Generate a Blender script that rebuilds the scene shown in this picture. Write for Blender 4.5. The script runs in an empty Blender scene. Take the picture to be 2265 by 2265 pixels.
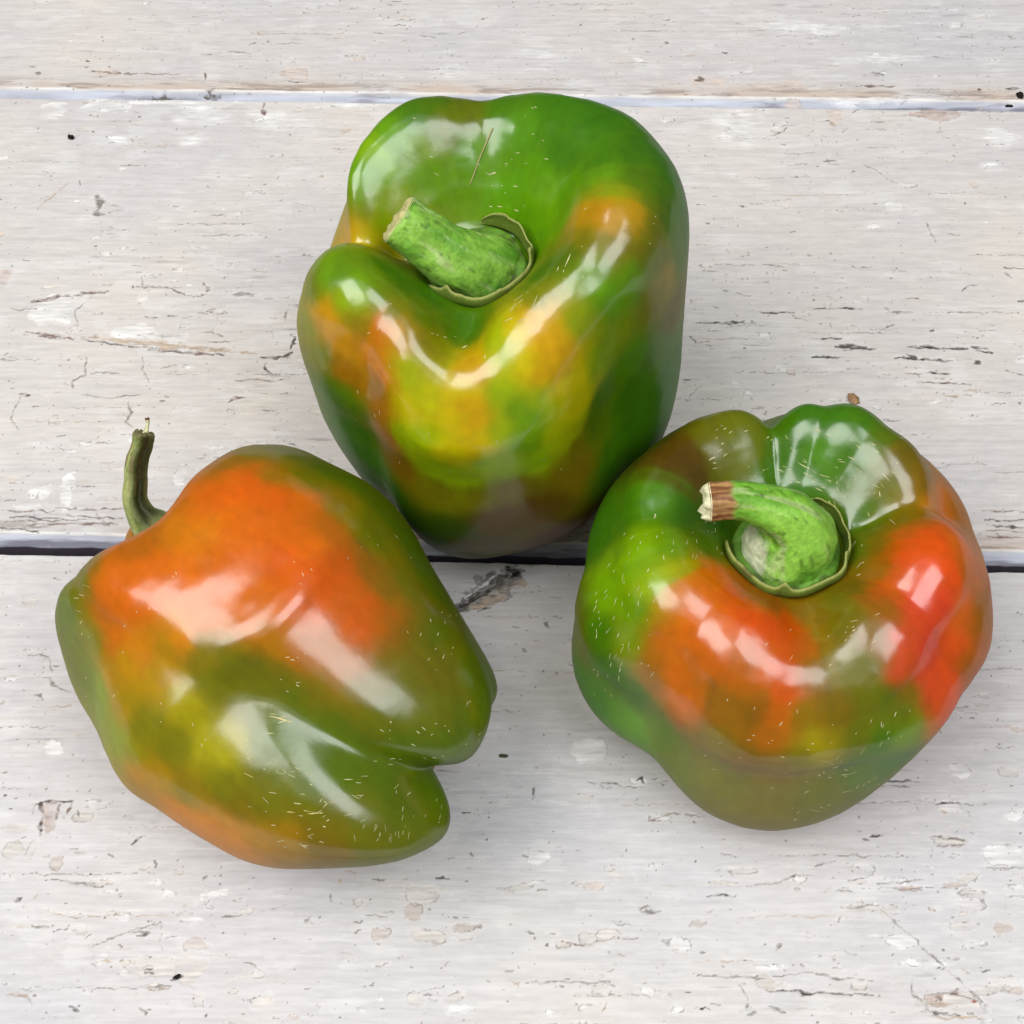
import bpy, math, random
import numpy as np
from mathutils import Matrix, Vector

# ------------------------------------------------------------------ camera, light, exposure
scene = bpy.context.scene
CM = 0.01
EL, DIST, HFOV = math.radians(60.0), 37.0 * CM, math.radians(38.0)
cam_data = bpy.data.cameras.new("camera")
cam = bpy.data.objects.new("camera", cam_data)
scene.collection.objects.link(cam)
cam.location = (0, -math.cos(EL) * DIST, math.sin(EL) * DIST)
cam.rotation_euler = (math.pi / 2 - EL, 0, 0)
cam_data.sensor_fit = 'HORIZONTAL'
cam_data.angle = HFOV
cam_data.clip_start = 0.01
cam_data.clip_end = 50
scene.camera = cam

world = bpy.data.worlds.new("World")
scene.world = world
world.use_nodes = True
bg = world.node_tree.nodes["Background"]
bg.inputs[0].default_value = (0.86, 0.93, 1.0, 1)
bg.inputs[1].default_value = 0.08

def area(name, loc, target, sx, sy, watts, col):
    l = bpy.data.lights.new(name, 'AREA')
    l.shape = 'RECTANGLE'; l.size = sx; l.size_y = sy; l.energy = watts; l.color = col
    o = bpy.data.objects.new(name, l); scene.collection.objects.link(o)
    o.location = loc
    d = Vector(target) - Vector(loc)
    o.rotation_euler = d.to_track_quat('-Z', 'Y').to_euler()
    return o
# two bright openings overhead, with a mullion between them
area("daylight_opening", (-0.92, -0.32, 1.55), (0, 0, 0.03), 1.20, 1.35, 28, (1.0, 0.985, 0.965))
area("daylight_opening", (0.60, -0.46, 1.55), (0, 0, 0.03), 0.85, 1.10, 14, (0.965, 0.985, 1.0))
area("soft_fill_lamp", (-0.10, -0.36, 1.75), (0, 0, 0.03), 3.0, 1.9, 8, (0.985, 0.99, 1.0)).data.shape = 'ELLIPSE'  # large dim lamp added to soften the highlight edges

scene.view_settings.view_transform = 'Standard'
scene.view_settings.look = 'None'
scene.view_settings.gamma = 1.0
scene.view_settings.exposure = 0.0
scene.view_settings.use_curve_mapping = False

# ------------------------------------------------------------------ helpers
def hx(s):
    c = [int(s[i:i + 2], 16) / 255 for i in (0, 2, 4)]
    return np.array([x / 12.92 if x <= .04045 else ((x + .055) / 1.055) ** 2.4 for x in c])

def tag(o, label=None, cat=None, group=None, kind=None):
    for k, v in (("label", label), ("category", cat), ("group", group), ("kind", kind)):
        if v: o[k] = v
    return o

def empty(name, loc=(0, 0, 0)):
    o = bpy.data.objects.new(name, None); scene.collection.objects.link(o)
    o.location = loc; o.empty_display_size = 0.01
    return o

def mesh_obj(name, V, F, mat, parent=None, col=None, smooth=True):
    me = bpy.data.meshes.new(name)
    V = np.asarray(V, np.float32)
    if isinstance(F, np.ndarray):
        n, k = F.shape
        me.vertices.add(len(V)); me.vertices.foreach_set("co", V.ravel())
        me.loops.add(n * k); me.loops.foreach_set("vertex_index", F.astype(np.int32).ravel())
        me.polygons.add(n); me.polygons.foreach_set("loop_start", np.arange(0, n * k, k, dtype=np.int32))
        me.update(calc_edges=True)
    else:
        me.from_pydata([tuple(map(float, v)) for v in V], [], F); me.update()
    if smooth:
        me.polygons.foreach_set("use_smooth", np.ones(len(me.polygons), bool))
    if col is not None:
        a = me.color_attributes.new("tint", 'FLOAT_COLOR', 'POINT')
        c = np.ones((len(V), 4), np.float32); c[:, :3] = col
        a.data.foreach_set("color", c.ravel())
    me.materials.append(mat); me.validate()
    o = bpy.data.objects.new(name, me); scene.collection.objects.link(o)
    if parent: o.parent = parent
    return o

_rs = np.random.RandomState(7)
_LAT = _rs.rand(64, 64, 64).astype(np.float32)
def vnoise3(p):
    i = np.floor(p).astype(int); f = p - i; f = f * f * (3 - 2 * f); r = 0
    for dx in (0, 1):
        for dy in (0, 1):
            for dz in (0, 1):
                w = (f[..., 0] if dx else 1 - f[..., 0]) * (f[..., 1] if dy else 1 - f[..., 1]) * (f[..., 2] if dz else 1 - f[..., 2])
                r = r + w * _LAT[(i[..., 0] + dx) & 63, (i[..., 1] + dy) & 63, (i[..., 2] + dz) & 63]
    return r * 2 - 1
def fbm3(p, oct=4, gain=.5):
    r = 0; a = 1.
    for k in range(oct):
        r = r + a * vnoise3(p * 2 ** k + 17.3 * k); a *= gain
    return r
_L2 = _rs.rand(512, 512).astype(np.float32)
def vnoise2(x, y):
    i = np.floor(x).astype(int); j = np.floor(y).astype(int); f = x - i; g = y - j
    f = f * f * (3 - 2 * f); g = g * g * (3 - 2 * g)
    a = _L2[i & 511, j & 511]; b = _L2[(i + 1) & 511, j & 511]; c = _L2[i & 511, (j + 1) & 511]; d = _L2[(i + 1) & 511, (j + 1) & 511]
    return ((a + (b - a) * f) * (1 - g) + (c + (d - c) * f) * g) * 2 - 1
def fbm2(x, y, oct=4, gain=.5, seed=0):
    r = 0; a = 1.
    for k in range(oct):
        r = r + a * vnoise2(x * 2 ** k + seed * 13.7 + 31.1 * k, y * 2 ** k + seed * 7.9 + 11.3 * k); a *= gain
    return r
def ss(a, b, x):
    t = np.clip((x - a) / (b - a), 0, 1); return t * t * (3 - 2 * t)

# ------------------------------------------------------------------ materials
def attr_material(name, rough=.5, spec=.5, coat=0., coat_rough=.05, coat_ior=1.5, sss=0., sss_r=(1, .5, .2), sss_scale=.002,
                  var=.0, var_scale=300., bump=0., bump_scale=2000., bump_dist=.0001, stretch=(1, 1, 1)):
    m = bpy.data.materials.new(name); m.use_nodes = True
    nt = m.node_tree; b = nt.nodes["Principled BSDF"]
    at = nt.nodes.new("ShaderNodeAttribute"); at.attribute_name = "tint"
    tc = nt.nodes.new("ShaderNodeTexCoord"); mp = nt.nodes.new("ShaderNodeMapping"); mp.inputs["Scale"].default_value = stretch
    nt.links.new(tc.outputs["Object"], mp.inputs["Vector"])
    n = nt.nodes.new("ShaderNodeTexNoise"); n.inputs["Scale"].default_value = var_scale; n.inputs["Detail"].default_value = 5
    nt.links.new(mp.outputs[0], n.inputs["Vector"])
    mr = nt.nodes.new("ShaderNodeMapRange"); mr.inputs[1].default_value = .25; mr.inputs[2].default_value = .75
    mr.inputs[3].default_value = 1 - var; mr.inputs[4].default_value = 1 + var
    nt.links.new(n.outputs[0], mr.inputs[0])
    mx = nt.nodes.new("ShaderNodeVectorMath"); mx.operation = 'SCALE'
    nt.links.new(at.outputs["Color"], mx.inputs[0]); nt.links.new(mr.outputs[0], mx.inputs["Scale"])
    nt.links.new(mx.outputs[0], b.inputs["Base Color"])
    b.inputs["Roughness"].default_value = rough; b.inputs["Specular IOR Level"].default_value = spec
    b.inputs["Coat Weight"].default_value = coat; b.inputs["Coat Roughness"].default_value = coat_rough; b.inputs["Coat IOR"].default_value = coat_ior
    if sss:
        b.inputs["Subsurface Weight"].default_value = sss; b.inputs["Subsurface Radius"].default_value = sss_r; b.inputs["Subsurface Scale"].default_value = sss_scale
    if bump:
        n2 = nt.nodes.new("ShaderNodeTexNoise"); n2.inputs["Scale"].default_value = bump_scale; n2.inputs["Detail"].default_value = 6
        nt.links.new(mp.outputs[0], n2.inputs["Vector"])
        bp = nt.nodes.new("ShaderNodeBump"); bp.inputs["Strength"].default_value = bump; bp.inputs["Distance"].default_value = bump_dist
        nt.links.new(n2.outputs[0], bp.inputs["Height"]); nt.links.new(bp.outputs[0], b.inputs["Normal"])
        if coat: nt.links.new(bp.outputs[0], b.inputs["Coat Normal"])
    return m
M_PAINT = attr_material("weathered_white_paint", rough=.55, spec=.3, var=.075, var_scale=700, bump=.6, bump_scale=1600, bump_dist=.00012, stretch=(.18, 1, 1))
M_SKIN = attr_material("waxy_pepper_skin", rough=.42, spec=.04, sss=.12, sss_scale=.0025, var=.06, var_scale=450, bump=.16, bump_scale=450, bump_dist=.0002)
def add_sheen(m, fac, rough):
    nt = m.node_tree; b = nt.nodes["Principled BSDF"]; out = nt.nodes["Material Output"]
    gl = nt.nodes.new("ShaderNodeBsdfGlossy"); gl.inputs["Roughness"].default_value = rough
    n = nt.nodes.new("ShaderNodeTexNoise"); n.inputs["Scale"].default_value = 260; n.inputs["Detail"].default_value = 6
    mr = nt.nodes.new("ShaderNodeMapRange"); mr.inputs[1].default_value = .3; mr.inputs[2].default_value = .7; mr.inputs[3].default_value = rough * .75; mr.inputs[4].default_value = rough * 1.3
    tc = nt.nodes["Texture Coordinate"]; nt.links.new(tc.outputs["Object"], n.inputs["Vector"]); nt.links.new(n.outputs[0], mr.inputs[0]); nt.links.new(mr.outputs[0], gl.inputs["Roughness"])
    nt.links.new(nt.nodes["Bump"].outputs[0], gl.inputs["Normal"])
    mx = nt.nodes.new("ShaderNodeMixShader"); mx.inputs[0].default_value = fac
    nt.links.new(b.outputs[0], mx.inputs[1]); nt.links.new(gl.outputs[0], mx.inputs[2]); nt.links.new(mx.outputs[0], out.inputs["Surface"])
add_sheen(M_SKIN, .085, .19)
M_STEM = attr_material("green_stem", rough=.5, spec=.35, sss=.1, sss_scale=.0015, var=.22, var_scale=900, bump=.6, bump_scale=1300, bump_dist=.0003)
M_DRY = attr_material("dry_plant_matter", rough=.75, spec=.25, var=.2, var_scale=1500, bump=.5, bump_scale=2500, bump_dist=.0002)

# ------------------------------------------------------------------ data (local coordinates, centimetres)
SAMPLES = {}
FLECKS = {}
SCARS = {}
STEMS = {}
SHAPE = {}
GROOVES = {}
SAMPLES['p1']=[(-1.45,2.53,8.88,'G'),(-0.86,2.84,8.82,'G'),(-0.14,2.63,8.58,'V'),(-0.65,2.5,8.73,'V'),(0.63,2.69,8.66,'G'),(1.7,2.37,9.0,'G'),(2.63,1.69,9.19,'G'),(3.51,0.79,9.12,'G'),(4.03,0.24,8.76,'G'),(4.25,-0.15,8.11,'G'),(-1.84,2.09,8.76,'B'),(-2.27,1.73,8.62,'L'),(-2.42,1.27,8.43,'B'),(-2.54,0.82,8.1,'B'),(-2.62,0.59,7.81,'G'),(-1.01,1.88,8.39,'LV'),(-0.72,2.06,8.45,'V'),(-0.94,1.64,8.1,'B'),(-0.09,1.92,8.02,'B'),(0.92,2.09,8.56,'B'),(1.87,1.21,8.83,'G'),(2.31,-0.05,9.16,'B'),(1.36,1.03,8.15,'B'),(0.84,1.07,7.48,'B'),(1.54,0.37,8.02,'BL'),(1.33,0.38,7.62,'B'),(2.19,-0.94,9.05,'A'),(2.64,-1.01,9.31,'AO'),(3.17,-1.02,9.24,'A'),(3.52,-0.96,9.04,'V'),(2.05,-1.09,8.93,'V'),(2.72,-1.25,9.24,'A'),(3.6,-1.11,8.85,'V'),(2.7,-1.68,9.08,'V'),(3.32,-1.47,8.93,'V'),(2.27,-1.64,9.06,'V'),(3.49,-1.58,8.53,'VG'),(1.82,-1.57,8.76,'G'),(1.35,-1.68,8.39,'G'),(1.18,-2.33,8.47,'G'),(2.25,-2.07,8.9,'B'),(3.12,-2.03,8.52,'B'),(2.67,-2.45,8.38,'B'),(3.87,-1.31,7.8,'AV'),(3.68,-1.63,7.63,'V'),(4.0,-1.18,6.38,'W'),(3.78,-1.27,8.3,'V'),(4.13,-0.81,7.77,'G'),(2.76,-0.06,9.38,'B'),(3.19,-0.29,9.34,'G'),(3.72,-0.39,9.03,'G'),(2.59,0.47,9.25,'G'),(1.84,0.37,8.52,'B'),(3.22,0.36,9.31,'G'),(2.74,-0.66,9.37,'B'),(3.45,-0.54,9.21,'G'),(2.97,-1.5,9.12,'V'),(2.27,-1.43,9.09,'V'),(1.83,-0.31,8.58,'B'),(3.9,-0.58,8.71,'G'),(4.08,-0.7,8.18,'G'),(-2.69,0.49,7.64,'A'),(-2.84,0.51,7.29,'A'),(-2.46,0.33,7.52,'Y'),(-2.2,0.55,7.69,'B'),(-2.15,0.26,7.3,'V'),(-2.99,-1.43,8.4,'B'),(-2.6,-1.56,8.52,'G'),(-2.23,-1.79,8.49,'B'),(-3.32,-1.58,8.05,'G'),(-3.52,-1.93,7.35,'GB'),(-2.41,-2.04,8.38,'L'),(-2.23,-2.09,8.36,'L'),(-1.97,-1.94,8.38,'G'),(-1.54,-2.22,8.13,'G'),(-1.03,-2.24,7.83,'G'),(-0.55,-2.21,7.27,'G'),(-0.29,-1.93,7.14,'G'),(-1.7,-1.14,7.99,'G'),(-1.41,-1.59,7.93,'G'),(-0.92,-1.45,7.47,'G'),(-3.04,-2.15,7.87,'A'),(-2.91,-2.3,7.76,'A'),(-2.72,-2.51,7.43,'A'),(-3.26,-2.06,7.7,'A'),(-2.82,-2.67,6.76,'OW'),(-2.35,-2.37,8.08,'V'),(-1.91,-2.62,7.94,'O'),(-1.81,-2.53,8.03,'O'),(-1.54,-2.68,7.98,'A'),(-1.19,-2.65,7.92,'V'),(-0.85,-2.79,7.65,'V'),(-0.51,-2.99,7.45,'VL'),(-0.23,-3.13,7.47,'A'),(0.05,-3.13,7.58,'A'),(-2.15,-2.81,7.47,'AO'),(-1.89,-3.21,7.24,'O'),(-2.09,-3.39,6.44,'OW'),(-2.11,-3.5,5.64,'OW'),(-2.09,-3.2,6.79,'W'),(0.43,-2.82,7.88,'L'),(0.89,-2.85,8.16,'Y'),(1.17,-2.77,8.32,'A'),(1.33,-3.09,8.15,'A'),(1.5,-3.22,8.02,'A'),(1.05,-3.31,7.89,'Y'),(0.7,-3.18,7.89,'L'),(1.43,-3.53,7.57,'A'),(1.72,-3.54,7.13,'Y'),(1.87,-3.56,6.39,'Y'),(1.58,-3.83,6.01,'LY'),(2.03,-2.94,8.19,'B'),(2.45,-2.84,7.2,'B'),(3.11,-2.15,6.0,'B'),(3.61,-1.66,5.65,'G'),(3.94,-1.33,4.09,'G'),(3.11,-2.13,4.71,'G'),(2.42,-2.83,5.69,'G'),(2.21,-3.13,4.99,'G'),(3.09,-2.35,3.85,'G'),(3.95,-1.38,2.96,'G'),(-1.4,-3.39,7.44,'L'),(-1.15,-3.67,7.2,'LY'),(-1.46,-3.75,6.87,'Y'),(-0.42,-3.59,7.34,'Y'),(-0.26,-3.92,7.03,'A'),(-0.1,-4.09,6.79,'A'),(-0.54,-4.01,6.87,'Y'),(0.48,-3.74,7.33,'L'),(0.72,-3.94,6.98,'B'),(0.97,-4.04,6.65,'B'),(0.33,-4.18,6.58,'L'),(1.26,-3.79,7.05,'L'),(0.85,-4.22,6.14,'B'),(-0.05,-4.32,6.33,'AY'),(-0.62,-4.35,6.1,'Y'),(-1.14,-4.1,6.41,'L'),(-1.55,-3.98,6.11,'L'),(-0.99,-4.2,5.26,'L'),(-0.45,-4.3,5.03,'L'),(0.25,-4.35,5.55,'L'),(0.99,-4.16,5.4,'L'),(1.64,-3.76,5.43,'LY'),(-1.93,-3.63,4.82,'WN'),(-1.18,-4.17,4.46,'WN'),(-0.31,-4.34,4.48,'WN'),(0.64,-4.26,4.47,'WN'),(1.69,-3.78,4.29,'W'),(1.81,-3.59,4.85,'W'),(2.57,-3.04,3.66,'G'),(0.09,-4.4,3.57,'N'),(1.08,-4.17,3.68,'N'),(-0.93,-4.43,3.12,'D'),(-1.58,-4.18,2.77,'D'),(-0.5,-4.4,2.48,'N'),(1.5,-3.79,1.93,'N'),(-3.21,-2.45,6.8,'GB'),(-3.19,-2.61,5.77,'G'),(-2.95,-2.74,4.8,'G'),(-2.88,-2.79,4.02,'G'),(-2.66,-2.97,3.38,'G'),(-2.26,-3.46,3.17,'G'),(-2.95,-2.76,5.96,'GB')]
FLECKS['p1']=[[-0.596,2.274,8.595,-0.54,2.267,8.567,0.312,-0.569,0.76,0.034],[0.552,1.744,7.998,0.629,1.706,8.012,-0.437,-0.679,0.589,0.022],[-0.727,2.248,8.623,-0.603,2.256,8.584,0.28,-0.587,0.759,0.032],[-0.696,2.082,8.466,-0.59,2.123,8.461,0.287,-0.663,0.691,0.033],[0.759,2.248,8.55,0.793,2.216,8.55,-0.409,-0.455,0.791,0.025],[-0.952,1.564,8.011,-0.842,1.545,7.938,0.272,-0.753,0.6,0.022],[0.798,1.789,8.238,0.903,1.744,8.286,-0.535,-0.562,0.631,0.028],[-0.2,2.311,8.443,-0.133,2.288,8.399,0.299,-0.583,0.755,0.017],[-1.018,1.777,8.291,-0.929,1.77,8.25,0.24,-0.701,0.671,0.036],[-0.698,2.0,8.386,-0.624,2.015,8.37,0.286,-0.674,0.681,0.022],[0.437,1.484,7.629,0.498,1.452,7.63,-0.352,-0.663,0.66,0.017],[0.236,1.515,7.592,0.289,1.511,7.6,-0.171,-0.681,0.712,0.023],[0.168,1.685,7.754,0.328,1.677,7.792,-0.19,-0.722,0.661,0.031],[1.416,1.324,8.481,1.512,1.253,8.534,-0.661,-0.442,0.606,0.032],[0.515,1.361,7.536,0.549,1.339,7.531,-0.403,-0.73,0.551,0.025],[0.108,1.731,7.795,0.251,1.661,7.748,-0.128,-0.723,0.674,0.016],[-0.025,1.838,7.923,0.013,1.837,7.914,0.145,-0.712,0.687,0.036],[0.567,1.709,7.968,0.594,1.691,7.968,-0.436,-0.682,0.587,0.019],[0.969,1.547,8.159,1.063,1.495,8.217,-0.634,-0.549,0.544,0.018],[0.711,1.367,7.699,0.822,1.305,7.739,-0.546,-0.601,0.582,0.026],[0.271,1.694,7.79,0.366,1.677,7.809,-0.256,-0.719,0.645,0.033],[0.692,1.746,8.107,0.729,1.727,8.118,-0.494,-0.632,0.596,0.02],[0.922,-2.477,8.302,1.062,-2.169,8.371,-0.572,0.077,0.796,0.036],[1.139,-2.604,8.394,1.255,-2.396,8.506,-0.398,-0.273,0.87,0.031],[1.66,-2.427,8.649,1.783,-2.316,8.726,-0.231,-0.375,0.898,0.035],[0.716,-2.452,8.149,0.961,-2.324,8.33,-0.607,0.011,0.792,0.017],[1.774,-2.087,8.779,1.783,-2.021,8.789,-0.377,-0.082,0.922,0.029],[1.35,-2.531,8.501,1.421,-2.447,8.56,-0.315,-0.343,0.884,0.016],[1.805,-1.975,8.801,1.927,-1.669,8.849,-0.491,0.017,0.866,0.034],[1.324,-2.634,8.447,1.422,-2.523,8.529,-0.281,-0.396,0.874,0.023],[1.747,-2.634,8.559,1.787,-2.607,8.583,-0.123,-0.546,0.828,0.028],[1.247,-2.604,8.435,1.293,-2.527,8.481,-0.317,-0.347,0.882,0.023],[2.086,-2.151,8.849,2.091,-2.097,8.869,-0.099,-0.336,0.934,0.027],[1.811,-2.239,8.759,1.829,-2.21,8.773,-0.26,-0.29,0.921,0.026],[2.232,-1.949,8.944,2.275,-1.822,9.003,-0.247,-0.335,0.909,0.025],[2.144,-2.279,8.791,2.166,-2.222,8.821,-0.008,-0.464,0.886,0.02],[1.755,-2.252,8.74,1.817,-2.218,8.767,-0.274,-0.266,0.924,0.02],[1.651,-1.998,8.728,1.681,-1.885,8.731,-0.463,0.088,0.88,0.034],[0.772,-2.196,8.141,0.95,-2.193,8.293,-0.611,0.282,0.737,0.026],[0.814,-2.77,8.149,1.02,-2.756,8.264,-0.433,-0.35,0.828,0.034],[0.592,-2.622,8.038,0.754,-2.636,8.154,-0.589,-0.124,0.794,0.032],[0.703,-2.442,8.138,0.81,-2.325,8.217,-0.634,0.1,0.763,0.019],[1.031,2.327,8.75,1.056,2.305,8.756,-0.491,-0.331,0.806,0.024],[1.169,2.469,8.85,1.233,2.416,8.87,-0.361,-0.092,0.927,0.022],[1.235,2.466,8.874,1.295,2.413,8.893,-0.337,-0.061,0.939,0.027],[1.16,1.911,8.641,1.227,1.868,8.672,-0.585,-0.405,0.703,0.031],[-0.09,2.23,8.336,-0.043,2.229,8.321,0.222,-0.66,0.717,0.024],[-0.164,2.174,8.31,-0.121,2.174,8.293,0.272,-0.678,0.683,0.029],[1.382,1.667,8.681,1.432,1.621,8.695,-0.598,-0.442,0.669,0.032],[-1.324,2.359,8.833,-1.265,2.362,8.825,0.156,-0.381,0.911,0.028],[-1.043,1.97,8.495,-1.018,1.971,8.487,0.237,-0.688,0.686,0.017],[1.292,1.653,8.588,1.312,1.643,8.6,-0.616,-0.437,0.655,0.021],[-1.572,1.918,8.61,-1.501,1.909,8.579,0.26,-0.586,0.767,0.019],[0.333,1.243,7.255,0.461,1.202,7.267,-0.299,-0.792,0.529,0.027],[0.908,1.002,7.474,0.949,0.968,7.489,-0.669,-0.592,0.45,0.018],[0.17,1.266,7.238,0.226,1.253,7.231,-0.128,-0.828,0.545,0.034],[0.697,1.071,7.29,0.812,0.996,7.328,-0.588,-0.653,0.474,0.034],[-0.414,-3.627,7.323,-0.415,-3.563,7.36,-0.052,-0.51,0.857,0.019],[-0.048,-3.528,7.435,-0.044,-3.513,7.444,-0.202,-0.481,0.853,0.033],[-1.75,-3.195,7.445,-1.743,-3.16,7.497,-0.52,-0.671,0.528,0.024],[-2.778,-2.872,5.293,-2.747,-2.898,5.399,-0.504,-0.861,-0.064,0.019],[-2.25,-3.329,5.992,-2.256,-3.308,6.09,-0.738,-0.665,0.114,0.03],[-2.128,-3.426,6.204,-2.11,-3.402,6.345,-0.749,-0.629,0.209,0.034],[0.229,-3.379,7.587,0.216,-3.352,7.597,-0.301,-0.439,0.846,0.028],[0.158,-3.207,7.629,0.175,-3.132,7.656,-0.473,-0.187,0.861,0.028],[-2.585,-2.934,6.296,-2.583,-2.907,6.397,-0.515,-0.825,0.232,0.034],[0.311,-4.304,6.279,0.284,-4.28,6.357,0.123,-0.934,0.335,0.034],[1.194,-4.052,5.241,1.206,-4.056,5.349,0.457,-0.885,-0.09,0.023],[-1.911,-3.649,4.751,-1.874,-3.674,4.883,-0.682,-0.729,0.044,0.028],[-1.049,-4.133,6.39,-1.07,-4.097,6.461,-0.263,-0.889,0.374,0.018],[1.525,-3.856,4.593,1.523,-3.854,4.632,0.55,-0.831,0.084,0.033],[0.268,-4.358,5.818,0.26,-4.361,5.878,0.165,-0.986,-0.021,0.019],[-0.77,-4.262,5.218,-0.757,-4.278,5.365,-0.232,-0.969,-0.09,0.022],[-1.971,-2.607,7.918,-1.9,-2.577,7.972,-0.257,-0.63,0.727,0.033],[-2.183,-2.603,7.806,-2.109,-2.595,7.859,-0.333,-0.792,0.511,0.025],[-2.404,-2.19,8.262,-2.372,-2.163,8.291,-0.17,-0.648,0.741,0.024],[-1.446,-2.879,7.882,-1.393,-2.875,7.886,-0.002,-0.432,0.9,0.021],[-1.689,-2.172,8.175,-1.661,-2.15,8.173,0.267,-0.232,0.934,0.031],[-2.73,-2.531,7.332,-2.712,-2.533,7.353,-0.382,-0.892,0.242,0.02],[3.469,-1.449,8.767,3.492,-1.412,8.768,0.753,-0.491,0.438,0.025],[3.593,-0.932,8.975,3.632,-0.884,8.952,0.751,-0.336,0.569,0.018],[3.552,-1.081,8.938,3.581,-1.051,8.918,0.749,-0.352,0.561,0.033],[2.141,-1.643,8.993,2.168,-1.637,9.009,-0.467,-0.153,0.871,0.02],[2.211,-0.753,9.082,2.276,-0.751,9.137,-0.637,-0.054,0.768,0.023],[3.592,-0.937,8.972,3.62,-0.888,8.965,0.751,-0.339,0.567,0.035],[-0.334,-2.626,7.28,-0.234,-2.556,7.257,-0.115,0.38,0.907,0.033],[-0.918,-2.598,7.73,-0.861,-2.546,7.672,0.72,-0.028,0.693,0.027],[-0.502,-2.307,7.252,-0.459,-2.284,7.215,0.582,0.185,0.79,0.019],[-0.809,-2.527,7.614,-0.778,-2.528,7.579,0.748,0.039,0.662,0.028],[-0.689,-2.479,7.476,-0.629,-2.447,7.406,0.722,0.103,0.684,0.036]]
SCARS['p1']=[]
STEMS['p1']=[[0.113,-0.034,6.452,0.86],[0.019,-0.274,6.9,0.8],[-0.257,-0.485,7.38,0.69],[-0.647,-0.552,7.783,0.62],[-1.052,-0.46,8.169,0.57],[-1.393,-0.348,8.444,0.54],[-1.563,-0.282,8.57,0.52]]
SHAPE['p1']={'cx':-0.1407,'cy':1.6089,'ax':[-0.0701,0.0439,0.9741],'R':4.5352,'H':9.6851,'A':[0.0163,-0.0031,-0.014,-0.0142,-0.0053,0.0096,0.012,0.0018,-0.0028,0.0027,-0.0026,-0.0085,0.0082,-0.0664,0.0739,-0.0239,-0.0149,0.0301,0.0192,-0.0203,0.0067,0.0239,-0.005,-0.0026,-0.0058,0.0162,-0.0444,0.0287,-0.0141,-0.016,0.0206,0.0053,-0.0117,0.0005,0.0097,-0.0022,0.0014,0.0039,-0.0014,0.0366,0.0178,-0.0416,-0.0243,-0.0221,-0.003,-0.0078,-0.0201,-0.0211,-0.0222,0.0148,0.0149,0.0064,-0.0105,-0.0007,0.0041,0.0046,0.0005,0.0012,-0.0071,-0.0066,-0.0022,-0.0025,0.0049,0.0043,0.0022],'B':[-0.09,0.0455,0.0184,0.017,0.0002,0.0119,-0.007,-0.006,0.0057],'C':[-0.0151,0.0023,0.003,0.0003,0.0007,-0.0027,0.0038,0.009,0.0032]}
GROOVES['p1']={'grooves':[(176,13,0.1,0.06,0.05,0.1,0.03),(-97,16,0,0.0,0.0,0,0.0),(-128,14,0.03,0.05,0.08,0.02,0.05),(-42,20,0.02,0.09,0.14,0.02,0.06),(88,16,0.05,0.03,0.04,0.03,0.03),(20,18,0.02,0.03,0.05,0.03,0.03)],'bumps':[(-97,14,0.27,0.07,0,-0.065),(-45,30,0.68,0.22,-0.095,0),(-126,24,0.7,0.16,-0.075,0),(-95,32,0.41,0.11,0.05,-0.1),(-132,13,0.5,0.16,-0.03,0),(-54,14,0.48,0.14,-0.02,0)]}
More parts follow.
